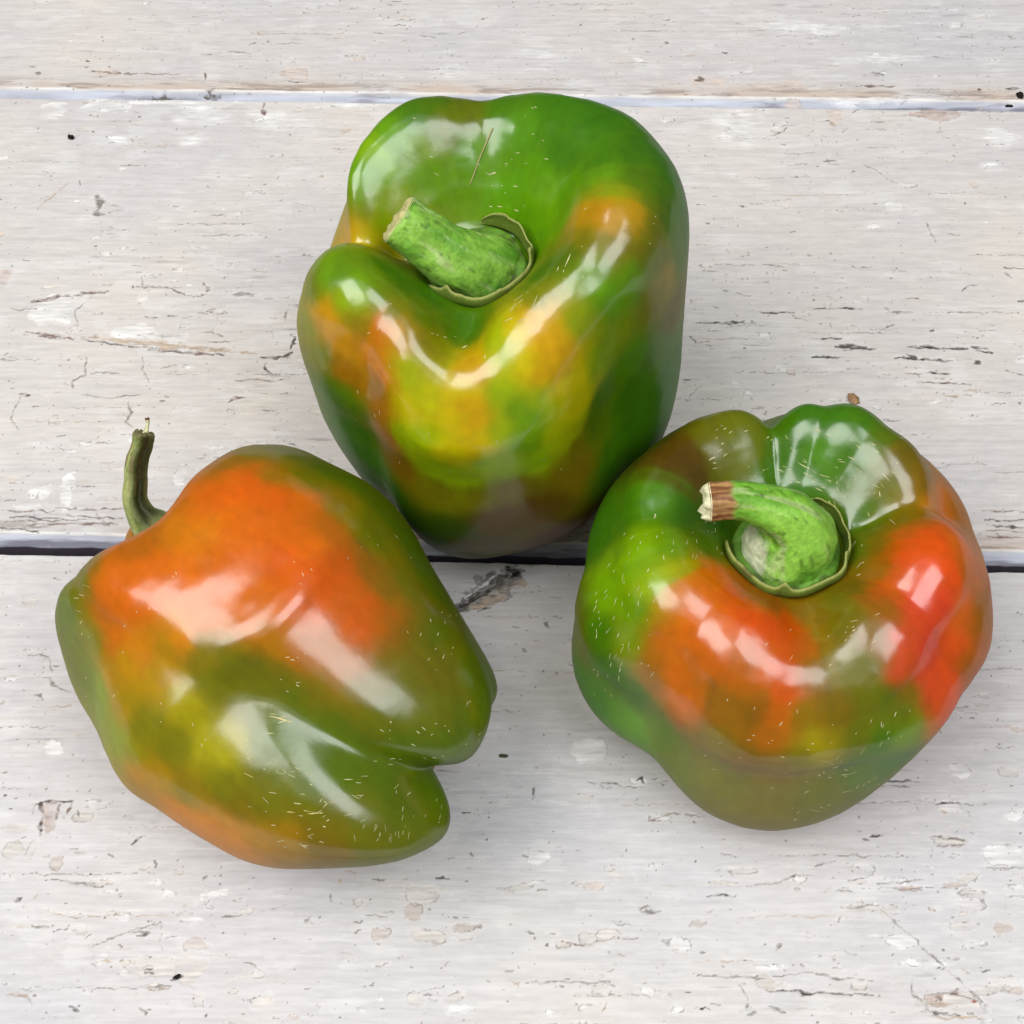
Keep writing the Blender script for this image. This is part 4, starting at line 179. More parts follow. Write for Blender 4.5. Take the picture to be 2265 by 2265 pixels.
TSTROKE=[([[-11.748,10.409],[-11.701,10.072],[-11.65,9.705]],0.1161,'g'),([[-11.764,9.705],[-11.51,9.705]],0.1016,'g'),([[-13.019,6.6],[-12.543,6.693],[-11.825,6.817],[-10.982,6.941]],0.0738,'b'),([[-13.068,6.6],[-12.771,6.585],[-12.416,6.662]],0.0369,'d'),([[-13.587,6.339],[-13.096,6.324],[-12.808,6.354]],0.0305,'g'),([[-12.987,5.581],[-12.349,5.446],[-11.684,5.356]],0.0726,'b'),([[-11.684,5.356],[-10.747,5.207],[-9.801,5.058],[-8.789,4.925],[-7.604,4.837]],0.0363,'d'),([[-9.638,4.999],[-8.787,4.91],[-7.938,4.822]],0.06,'b'),([[-11.497,5.401],[-10.518,5.296],[-9.535,5.148],[-7.592,4.955]],0.132,'t'),([[-8.101,5.237],[-7.331,5.252]],0.0363,'b'),([[-6.674,4.748],[-6.253,4.719],[-5.837,4.763]],0.048,'d'),([[-6.019,4.792],[-5.846,4.881]],0.072,'d'),([[-7.59,4.94],[-6.745,4.881]],0.024,'t'),([[-10.259,7.065],[-9.77,7.096],[-9.333,7.05],[-9.027,7.065]],0.0197,'g'),([[-9.341,7.112],[-9.068,6.879],[-8.687,6.77],[-8.229,6.848]],0.031,'b'),([[-8.424,7.19],[-8.281,7.003],[-8.372,6.925]],0.062,'b'),([[-7.589,6.848],[-7.034,6.817]],0.0615,'g'),([[-6.655,6.693],[-6.044,6.724]],0.0308,'g'),([[-6.481,4.587],[-6.531,4.324],[-6.267,4.15]],0.0357,'d'),([[-7.261,3.976],[-6.789,4.005],[-6.313,3.991],[-5.84,4.005]],0.0297,'b'),([[-6.042,3.546],[-5.857,3.603]],0.0354,'d'),([[-7.429,3.262],[-7.21,3.432],[-6.977,3.461]],0.0351,'b'),([[-12.863,3.517],[-12.86,3.149],[-12.892,2.783],[-12.72,2.449]],0.026,'g'),([[-12.879,3.546],[-12.525,3.546]],0.026,'b'),([[-10.003,3.276],[-9.83,3.022],[-9.928,2.699],[-9.682,2.505]],0.0293,'g'),([[-11.281,4.734],[-11.227,4.193],[-11.545,3.933],[-11.494,3.746]],0.03,'g'),([[-11.651,5.626],[-11.764,6.232],[-11.439,6.693]],0.0182,'g'),([[-11.138,3.575],[-10.8,3.432],[-10.274,3.461],[-9.696,3.546]],0.0211,'g'),([[-9.785,4.734],[-9.695,4.295],[-9.508,3.933]],0.024,'g'),([[-11.089,4.222],[-10.254,4.208]],0.019,'g'),([[-9.203,4.368],[-9.036,4.47],[-8.857,4.47]],0.0238,'g'),([[-10.125,7.473],[-10.144,7.128],[-9.643,7.065]],0.0198,'g'),([[-5.95,5.476],[-5.764,5.401],[-5.917,5.029]],0.048,'d'),([[-6.018,6.385],[-6.076,5.852]],0.0268,'g'),([[-8.375,5.551],[-8.075,5.581],[-7.755,5.401]],0.0242,'g'),([[-12.592,15.309],[-12.18,15.271],[-11.776,15.195]],0.0675,'b'),([[-11.776,15.195],[-10.879,15.176],[-9.928,15.158]],0.0297,'b'),([[-9.231,15.233],[-9.187,14.932]],0.054,'b'),([[-7.316,13.894],[-7.266,13.456]],0.0938,'b'),([[-13.391,9.855],[-13.094,10.24],[-12.709,10.834]],0.0381,'t'),([[-8.666,16.13],[-8.281,16.111],[-7.891,16.034]],0.0343,'g'),([[-14.277,15.233],[-14.109,15.195]],0.054,'g'),([[-12.834,15.765],[-12.769,15.689]],0.0408,'d'),([[-6.656,14.894],[-6.106,14.763]],0.034,'b'),([[-10.777,14.336],[-10.369,14.299],[-9.837,14.336]],0.0675,'n'),([[-9.169,14.373],[-8.699,14.373]],0.1072,'n'),([[-11.434,14.225],[-10.906,14.299]],0.0402,'n'),([[-5.048,12.808],[-4.708,12.879]],0.066,'t'),([[-5.545,11.125],[-5.388,11.09]],0.0516,'t'),([[-6.697,11.958],[-6.612,11.87]],0.0393,'g'),([[4.645,16.536],[4.752,16.478]],0.0828,'g'),([[3.685,16.614],[3.798,16.692]],0.0414,'g'),([[5.509,14.932],[5.726,14.932]],0.1215,'b'),([[10.796,15.271],[11.143,15.12]],0.0472,'g'),([[10.283,14.707],[11.154,14.67],[11.559,14.67]],0.0536,'b'),([[15.172,16.77],[15.352,16.692]],0.0828,'g'),([[13.626,16.77],[14.034,16.731]],0.0345,'g'),([[13.836,14.577],[13.908,14.521]],0.081,'b'),([[14.782,14.595],[15.112,14.558]],0.0938,'d'),([[11.708,13.765],[12.372,13.747],[13.034,13.711]],0.0465,'n'),([[9.581,13.839],[9.846,13.82]],0.0469,'n'),([[10.065,11.591],[10.354,11.401],[10.704,11.09],[10.953,10.817]],0.0312,'g'),([[7.403,12.576],[8.057,12.951]],0.0264,'g'),([[7.886,11.958],[8.806,12.011]],0.0236,'g'),([[7.845,11.505],[8.553,11.574]],0.0234,'g'),([[9.356,13.239],[9.439,13.023]],0.0798,'t'),([[8.956,11.696],[9.345,11.678]],0.0262,'g'),([[4.971,5.852],[5.555,5.867],[6.164,5.898],[6.615,5.913]],0.0363,'d'),([[6.49,6.324],[6.797,6.202],[7.578,6.202]],0.039,'d'),([[8.154,6.354],[8.77,6.4],[9.437,6.354]],0.039,'d'),([[7.991,5.341],[8.833,5.326]],0.036,'d'),([[8.556,5.103],[9.107,5.088],[9.638,4.999]],0.078,'n'),([[7.967,4.748],[8.839,4.734]],0.048,'d'),([[10.498,5.058],[11.147,5.058],[12.1,4.999]],0.066,'n'),([[10.678,5.148],[11.379,4.999]],0.0484,'d'),([[10.092,4.704],[10.619,4.704],[11.62,4.602]],0.054,'d'),([[10.511,4.792],[10.732,4.66]],0.072,'n'),([[11.268,4.645],[11.463,4.587]],0.072,'k'),([[12.233,5.088],[12.7,4.999]],0.0605,'n'),([[12.34,4.999],[12.741,4.881]],0.036,'d'),([[12.245,4.543],[12.399,4.616]],0.0714,'d'),([[10.877,4.237],[11.503,4.208]],0.0333,'d'),([[10.619,3.919],[11.338,3.89],[12.138,3.861]],0.0262,'b'),([[10.291,4.034],[10.41,4.034]],0.0357,'b'),([[5.12,5.148],[5.285,5.103],[5.256,5.029]],0.054,'d'),([[4.798,5.401],[4.908,5.222]],0.0363,'d'),([[5.767,6.972],[6.055,6.879],[6.477,6.77]],0.0369,'g'),([[8.22,8.235],[8.338,8.171]],0.0625,'g'),([[11.256,5.656],[11.318,5.581]],0.0605,'n'),([[12.266,6.972],[12.487,7.128],[12.744,7.19]],0.0307,'g'),([[6.134,5.044],[6.205,5.029]],0.036,'d'),([[6.721,5.296],[6.766,5.267]],0.036,'d'),([[12.825,5.777],[12.941,5.746]],0.0484,'g'),([[5.564,7.789],[5.625,7.948],[5.835,8.107]],0.0248,'p'),([[9.896,5.626],[10.286,5.837]],0.0181,'g'),([[11.602,9.456],[11.709,9.045],[11.785,8.687]],0.0254,'g'),([[4.475,3.361],[4.989,3.861]],0.0234,'g'),([[9.344,7.789],[9.862,7.757]],0.0248,'g'),([[13.522,7.789],[14.076,7.757]],0.0298,'d'),([[13.544,7.551],[13.774,7.441]],0.0496,'g'),([[13.698,6.631],[13.882,6.631]],0.0427,'d'),([[9.99,6.385],[10.166,6.324]],0.0488,'d'),([[12.489,6.11],[12.533,6.08]],0.0366,'d'),([[5.208,10.072],[5.461,10.022]],0.0384,'d'),([[5.674,10.341],[5.865,10.325]],0.032,'g'),([[10.093,6.232],[10.825,6.232]],0.022,'g'),([[11.774,3.646],[12.135,3.689]],0.0472,'t'),([[11.157,3.461],[11.995,3.546]],0.0236,'t'),([[13.189,3.29],[13.247,3.149]],0.059,'n'),([[-12.746,0.032],[-12.068,0.019],[-11.395,0.032]],0.0294,'b'),([[-12.719,-0.123],[-12.268,-0.136],[-11.7,-0.175],[-11.141,-0.162]],0.0291,'d'),([[-12.477,-0.227],[-11.463,-0.252],[-10.458,-0.227]],0.0269,'b'),([[-12.007,-0.356],[-10.891,-0.33],[-9.768,-0.356]],0.0291,'b'),([[-11.411,0.137],[-10.499,0.059],[-9.495,0.137]],0.0269,'b'),([[-12.661,-0.458],[-11.964,-0.484],[-11.706,-0.561]],0.0336,'d'),([[-11.038,-0.097],[-10.129,-0.175],[-9.564,-0.201]],0.0224,'b'),([[-10.373,-0.032],[-9.983,-0.42]],0.0202,'g'),([[-11.982,-0.51],[-11.71,-0.535]],0.056,'d'),([[11.752,-0.201],[12.196,-0.227],[12.703,-0.214]],0.0336,'d'),([[11.779,-0.381],[12.668,-0.42]],0.0381,'d'),([[11.703,-0.51],[12.255,-0.548],[12.644,-0.561]],0.0355,'b'),([[11.786,-0.688],[12.613,-0.739]],0.0289,'b'),([[11.681,0.059],[12.741,0.006]],0.0246,'b'),([[-10.556,-7.521],[-10.508,-7.761],[-10.465,-7.969],[-10.409,-8.196]],0.0656,'B'),([[-10.163,-7.511],[-10.162,-7.72],[-10.156,-7.886]],0.0404,'B'),([[-9.882,-7.5],[-9.914,-7.761]],0.0303,'b'),([[-10.649,-7.511],[-10.342,-7.469],[-9.834,-7.479]],0.0265,'d'),([[-9.687,-7.657],[-9.683,-7.824]],0.0303,'g'),([[-10.645,-7.532],[-10.699,-7.761]],0.0202,'g'),([[-8.399,-8.421],[-8.312,-8.319],[-8.2,-8.257]],0.0297,'d'),([[-7.847,-8.867],[-7.783,-8.907],[-7.803,-8.987]],0.0545,'n'),([[-6.754,-9.287],[-6.677,-9.167]],0.0317,'d'),([[-10.731,-9.74],[-10.61,-9.642]],0.0637,'n'),([[-10.059,-9.227],[-9.567,-9.287],[-8.872,-9.406]],0.0238,'g'),([[-8.044,-10.438],[-7.679,-10.419]],0.048,'n'),([[-8.151,-10.361],[-7.858,-10.38]],0.0242,'g'),([[-7.166,-11.354],[-7.038,-11.308],[-6.964,-11.289]],0.0428,'k'),([[-9.274,-11.908],[-9.129,-11.935]],0.047,'k'),([[-9.123,-11.972],[-8.995,-12.008]],0.0376,'k'),([[-7.664,-11.568],[-7.22,-11.549]],0.038,'t'),([[-7.621,-11.531],[-7.167,-11.512]],0.0143,'g'),([[-10.456,-11.669],[-10.173,-11.724],[-9.977,-11.88]],0.0226,'g'),([[-10.54,-11.678],[-10.157,-11.706]],0.0285,'t'),([[-10.976,-4.473],[-10.784,-4.484],[-10.674,-4.656],[-10.278,-4.838]],0.0273,'g'),([[-11.377,-3.895],[-10.881,-3.93],[-10.76,-4.301]],0.0193,'g'),([[-11.092,-4.94],[-10.931,-4.895],[-10.848,-5.019],[-10.988,-5.064]],0.0231,'g'),([[-7.805,-11.953],[-7.653,-12.045],[-7.66,-12.136]],0.0376,'g'),([[-1.649,-9.237],[-1.354,-9.217]],0.0314,'n'),([[-3.943,-9.564],[-3.925,-9.701]],0.0294,'d'),([[-1.677,-8.154],[-1.548,-8.072]],0.04,'d'),([[-0.283,-6.38],[-0.108,-6.402]],0.0618,'o'),([[-4.394,-10.12],[-4.341,-10.052]],0.0291,'g'),([[-8.927,-11.027],[-8.77,-11.121]],0.0288,'g'),([[-10.295,-10.265],[-9.904,-10.284]],0.0194,'g'),([[-7.429,-10.743],[-7.585,-10.072]],0.001,'g'),([[-8.981,-10.648],[-8.151,-10.361],[-7.496,-10.168]],0.0116,'g'),([[-5.626,-11.008],[-5.325,-11.167]],0.0192,'g'),([[-0.919,-8.665],[-0.858,-8.746]],0.04,'g'),([[-5.191,-9.877],[-4.808,-9.779]],0.0157,'g'),([[-1.317,-2.685],[-1.006,-2.48],[-0.628,-2.175],[-0.137,-1.719]],0.2376,'n'),([[-1.221,-2.601],[-0.79,-2.334],[-0.301,-1.929]],0.0972,'d'),([[-1.115,-2.419],[-0.684,-2.015],[-0.192,-1.645]],0.0432,'w'),([[-0.898,-2.382],[-0.519,-2.114],[-0.247,-1.892]],0.0272,'g'),([[-1.057,-2.661],[-0.57,-2.54],[-0.245,-2.334]],0.108,'t'),([[-0.083,-1.595],[0.082,-1.645],[0.027,-1.769]],0.1665,'k'),([[0.104,-1.991],[0.356,-2.015]],0.0654,'t'),([[-0.785,-2.745],[-0.461,-2.625]],0.027,'d'),([[0.28,-1.868],[0.411,-1.991]],0.0327,'g'),([[0.574,-2.052],[0.694,-2.077]],0.033,'g'),([[0.459,-2.902],[0.622,-2.89]],0.0324,'g'),([[0.782,-3.081],[0.899,-3.153]],0.0428,'g'),([[0.24,-3.731],[0.347,-3.813]],0.0428,'g'),([[-0.027,-3.141],[0.188,-3.153]],0.027,'g'),([[1.0,-2.902],[1.161,-2.938]],0.0324,'g'),([[0.462,-7.184],[0.471,-7.395]],0.051,'n'),([[2.807,-6.971],[2.932,-6.918],[2.966,-7.078]],0.0306,'d'),([[1.705,-7.046],[2.314,-7.078],[2.84,-7.152]],0.0163,'b'),([[3.052,-7.844],[3.241,-7.886],[3.499,-7.761],[4.201,-7.803]],0.0242,'g'),([[3.053,-7.824],[3.089,-7.917],[3.292,-7.886]],0.0202,'b'),([[7.716,-8.298],[7.918,-8.36]],0.06,'n'),([[9.267,-8.278],[9.762,-8.308],[10.054,-8.36]],0.026,'g'),([[9.39,-8.462],[9.938,-8.462]],0.024,'b'),([[9.476,-7.511],[9.981,-7.511],[10.278,-7.553]],0.0263,'d'),([[8.428,-7.003],[9.141,-7.003]],0.0306,'d'),([[8.417,-7.088],[8.923,-7.11]],0.0204,'g'),([[9.556,-7.657],[9.742,-7.761]],0.0404,'t'),([[7.886,-9.838],[8.183,-10.11],[8.504,-10.4]],0.0157,'g'),([[8.504,-10.4],[9.158,-11.083],[9.805,-11.835]],0.0173,'g'),([[8.857,-11.724],[8.961,-11.789]],0.0752,'b'),([[8.876,-11.789],[8.899,-11.825]],0.0376,'k'),([[8.554,-11.999],[9.018,-12.045],[9.381,-12.136]],0.0301,'d'),([[8.664,-11.88],[9.32,-11.917]],0.0209,'t'),([[9.593,-11.798],[9.644,-11.835]],0.038,'R'),([[8.699,-11.632],[9.267,-11.641],[9.765,-11.789]],0.0209,'b'),([[8.742,-12.136],[9.849,-12.154]],0.0188,'t'),([[3.904,-11.289],[4.646,-11.308],[5.406,-11.336]],0.019,'g'),([[5.407,-11.326],[6.18,-11.214],[6.977,-11.345],[7.592,-11.382]],0.0209,'g'),([[5.439,-11.614],[6.328,-11.641],[7.084,-11.66],[7.768,-11.724]],0.0247,'d'),([[0.328,-11.429],[0.928,-11.401],[1.498,-11.419],[2.061,-11.382]],0.0209,'g'),([[6.086,-11.008],[6.155,-11.083]],0.057,'n'),([[0.334,-10.361],[0.459,-10.419]],0.0485,'n'),([[0.727,-10.667],[0.766,-10.6]],0.0384,'n'),([[4.903,-11.917],[4.981,-11.88]],0.0282,'n'),([[4.889,-12.099],[5.081,-12.045]],0.0376,'n'),([[5.406,-11.88],[5.731,-12.045]],0.0285,'n'),([[4.244,-9.593],[4.87,-9.603]],0.0255,'d'),([[2.791,-9.916],[3.189,-9.955]],0.0294,'g'),([[3.991,-10.81],[4.105,-10.828]],0.0336,'n'),([[9.184,-10.772],[9.236,-10.81]],0.0384,'k'),([[5.085,-9.366],[5.778,-9.306],[6.238,-9.127],[6.581,-9.147]],0.0176,'g'),([[7.84,-9.336],[8.933,-9.247]],0.0196,'g'),([[7.035,-9.504],[7.429,-9.485]],0.0176,'g'),([[0.223,-8.685],[0.372,-8.736]],0.04,'g'),([[0.613,-9.485],[0.809,-9.485]],0.0294,'g'),([[5.65,-10.743],[5.754,-10.648]],0.0384,'g'),([[2.803,-9.858],[2.923,-9.799]],0.0196,'g'),([[7.194,-9.838],[7.879,-9.819]],0.0233,'g'),([[9.37,-11.586],[9.166,-11.678]],0.019,'b'),([[4.822,-11.493],[4.976,-11.953]],0.0114,'g'),([[8.452,-11.354],[8.427,-11.678],[8.626,-11.816]],0.0143,'g'),([[1.037,-10.572],[1.613,-10.648],[2.255,-10.476]],0.0211,'b'),([[1.786,-11.354],[2.16,-11.54]],0.038,'g')]
TCHIP=[(-0.682,-2.212,0.85,0.293,0.63,'n',0.9),(-0.354,-2.26,0.545,0.195,0.52,'t',0.4),(-6.526,15.158,0.513,0.227,-0.05,'p',0.3),(-12.243,15.233,0.408,0.152,-0.05,'p',0.2),(7.926,14.745,0.81,0.15,-0.0,'p',0.2),(5.775,14.857,0.54,0.225,-0.0,'p',0.2),(12.408,13.529,0.585,0.221,-0.07,'P',0.5),(9.485,13.565,0.186,0.513,-0.0,'p',0.1),(-6.789,4.005,0.833,0.376,-0.0,'q',0),(-6.727,3.29,0.708,0.425,-0.0,'q',0),(-5.895,4.734,0.48,0.265,-0.0,'q',0),(-9.232,7.789,0.744,0.48,-0.35,'q',0),(-13.897,7.441,0.148,0.223,-0.0,'P',0),(-11.935,13.967,0.665,0.296,-0.0,'w',0.1),(-13.506,13.747,0.399,0.368,-0.0,'w',0.1),(-9.218,13.565,0.798,0.403,-0.17,'w',0),(-6.529,13.203,0.931,0.289,-0.21,'w',0),(-9.368,12.487,0.396,0.214,-0.0,'w',0),(-8.464,14.022,0.938,0.11,-0.0,'w',0),(-5.244,13.894,1.197,0.128,-0.0,'w',0),(-10.471,14.022,1.072,0.092,-0.0,'w',0),(-9.075,5.326,0.605,0.21,-0.0,'w',0.2),(-10.077,5.626,0.484,0.242,-0.0,'w',0.1),(-12.349,6.232,0.61,0.461,-0.0,'w',0.1),(5.996,3.718,0.094,0.373,0.61,'w',0.5),(10.766,9.955,0.33,0.168,-0.0,'w',0.3),(13.459,4.66,0.167,0.178,-0.0,'w',0.2),(10.281,14.114,0.804,0.111,-0.0,'w',0),(6.742,13.383,0.798,0.253,-0.0,'w',0),(6.423,12.665,0.528,0.535,-0.0,'w',0),(14.064,12.665,0.66,0.289,-0.17,'w',0),(11.161,15.803,0.952,0.193,-0.0,'w',0),(8.973,17.163,1.112,0.237,-0.09,'w',0),(0.923,15.995,0.822,0.192,-0.09,'w',0),(-10.281,-7.73,0.202,0.295,-0.0,'P',0.2),(-10.466,-6.206,0.206,0.154,-0.26,'w',0.4),(-9.964,-8.877,0.139,0.121,-0.0,'t',0.7),(-1.986,-9.485,0.314,0.235,-0.0,'q',0.7),(-2.128,-9.936,0.233,0.175,-0.35,'t',0.8),(-2.789,-10.4,0.182,0.124,-0.0,'t',0.9),(-1.763,-10.457,0.388,0.134,-0.14,'q',0.7),(-0.974,-10.275,0.233,0.077,-0.0,'t',0.8),(-1.028,-10.495,0.173,0.067,-0.0,'q',0.6),(-5.322,-11.205,0.142,0.112,-0.0,'w',0.7),(-6.758,-10.629,0.25,0.105,0.09,'t',0.8),(-6.576,-11.807,0.133,0.13,-0.0,'q',0.8),(-5.224,-11.807,0.247,0.129,0.26,'q',0.9),(-2.001,-11.779,0.152,0.129,-0.52,'q',0.9),(-1.169,-11.724,0.226,0.074,0.35,'q',0.8),(-3.326,-9.75,0.088,0.079,-0.0,'q',1),(-8.368,-10.033,0.155,0.098,-0.17,'w',0.7),(-6.72,-9.701,0.137,0.108,0.35,'w',0.7),(-7.413,-9.544,0.157,0.059,-0.0,'w',0.5),(-7.747,-9.287,0.137,0.06,-0.0,'w',0.4),(-6.811,-11.121,0.384,0.281,-0.0,'q',0.2),(-7.671,-11.121,0.57,0.206,-0.0,'q',0.2),(-11.014,-8.584,0.2,0.184,-0.0,'q',0.5),(-10.566,-8.584,0.099,0.184,-0.35,'q',0.6),(-11.05,-8.072,0.3,0.084,-0.0,'q',0.2),(9.651,-8.38,0.42,0.113,-0.07,'q',0.6),(10.777,-8.634,0.396,0.207,-0.0,'w',0.6),(1.809,-6.206,0.371,0.284,-0.0,'w',0.5),(2.877,-7.003,0.245,0.15,-0.35,'w',0.5),(9.768,-7.584,0.263,0.147,-0.0,'w',0.6),(10.122,-6.779,0.224,0.141,-0.0,'w',0.5),(3.354,-7.844,0.263,0.083,-0.0,'w',0.5),(0.57,-8.786,0.238,0.182,-0.0,'w',0.4),(9.227,-11.908,0.677,0.203,-0.07,'q',0.7),(8.866,-11.789,0.209,0.11,-0.0,'P',0.6),(10.503,-10.294,0.233,0.136,0.17,'t',0.6),(9.953,-9.779,0.294,0.119,-0.17,'q',0.8),(9.972,-9.534,0.294,0.05,-0.0,'q',0.7),(5.294,-11.419,0.228,0.14,-0.52,'t',0.8),(5.425,-11.121,0.285,0.065,-0.0,'w',0.4),(3.543,-10.591,0.269,0.114,-0.09,'w',0.7),(1.064,-10.648,0.175,0.095,-0.0,'t',0.7),(1.616,-10.534,0.194,0.114,-0.0,'q',0.8),(2.053,-10.438,0.252,0.134,-0.0,'q',0.8),(2.842,-11.586,0.19,0.111,-0.17,'w',0.6),(1.874,-11.586,0.19,0.129,-0.0,'q',0.7),(1.486,-11.953,0.094,0.064,-0.0,'w',0.8),(5.012,-9.037,0.297,0.08,-0.09,'q',0.7),(2.344,-9.087,0.353,0.1,-0.21,'q',0.7),(4.598,-9.306,0.274,0.06,-0.0,'q',0.5),(8.612,-9.445,0.255,0.05,-0.0,'P',0.6),(9.919,-9.237,0.238,0.1,0.35,'q',0.8),(9.605,-9.366,0.196,0.05,0.17,'t',0.5),(7.581,-9.858,0.392,0.068,0.07,'q',0.7),(8.367,-10.553,0.388,0.134,-0.1,'w',0.6),(9.665,-10.265,0.291,0.097,0.17,'q',0.6),(6.353,-10.438,0.116,0.067,-0.0,'q',0.8),(8.496,-11.027,0.134,0.085,-0.0,'w',0.8),(8.968,-11.074,0.25,0.131,-0.0,'w',0.5),(7.293,-11.493,0.171,0.075,-0.0,'q',0.6),(3.466,-11.953,0.133,0.083,-0.0,'w',0.7),(0.777,-12.045,0.094,0.073,-0.0,'w',0.7),(4.002,-10.188,0.194,0.077,-0.0,'t',0.5),(3.008,-11.678,0.285,0.055,-0.0,'w',0.5),(10.034,-11.586,0.285,0.093,0.17,'q',0.6),(10.508,-11.586,0.19,0.075,-0.0,'t',0.5),(3.399,-7.761,0.1,0.042,-0.0,'q',0.5),(-11.224,1.762,0.115,0.082,-0.0,'w',0.5),(-5.068,3.078,0.187,0.17,-0.35,'q',0.5),(-8.354,1.021,0.16,0.216,-0.52,'w',0.7),(-11.155,0.688,0.181,0.533,-0.0,'w',0.2),(-11.816,0.556,0.342,0.133,-0.0,'w',0.2),(-12.092,0.163,0.452,0.106,-0.0,'w',0.2)]
SEAM_U = ([14.204, 13.711], [14.204, 13.711])
SEAM_L = ([-1.139, -1.727], [-1.139, -1.727])
TP = [[-12.823, 12.558, 0], [15.075, 14.262, -0.1], [14.73, 13.967, -0.16], [8.887, 3.375, 0], [-0.19, -6.413, 0], [-7.056, -11.317, 0]]
FIBRE = [[-0.414, 4.333, 8.786], [-0.49, 4.206, 8.674], [-0.585, 4.052, 8.522], [-0.698, 3.869, 8.347], [-0.794, 3.669, 8.175], [-0.902, 3.469, 8.002]]
FINE = 0.0245

# ------------------------------------------------------------------ tabletop of painted planks
PAL = dict(k=hx('191614'), d=hx('4a423e'), n=hx('5b5652'), b=hx('7d6a60'), B=hx('54423a'), t=hx('b8a591'), g=hx('8d8680'), w=hx('efedeb'), p=hx('d3c0b2'), P=hx('b79f93'), q=hx('d6cdc2'), o=hx('6d6f58'), R=hx('b04a30'))

def axis(lo, hi, dlo, dhi, fine, coarse):
    a = [np.arange(lo, dlo, coarse), np.arange(dlo, dhi, fine), np.arange(dhi, hi + coarse, coarse)]
    return np.concatenate(a)

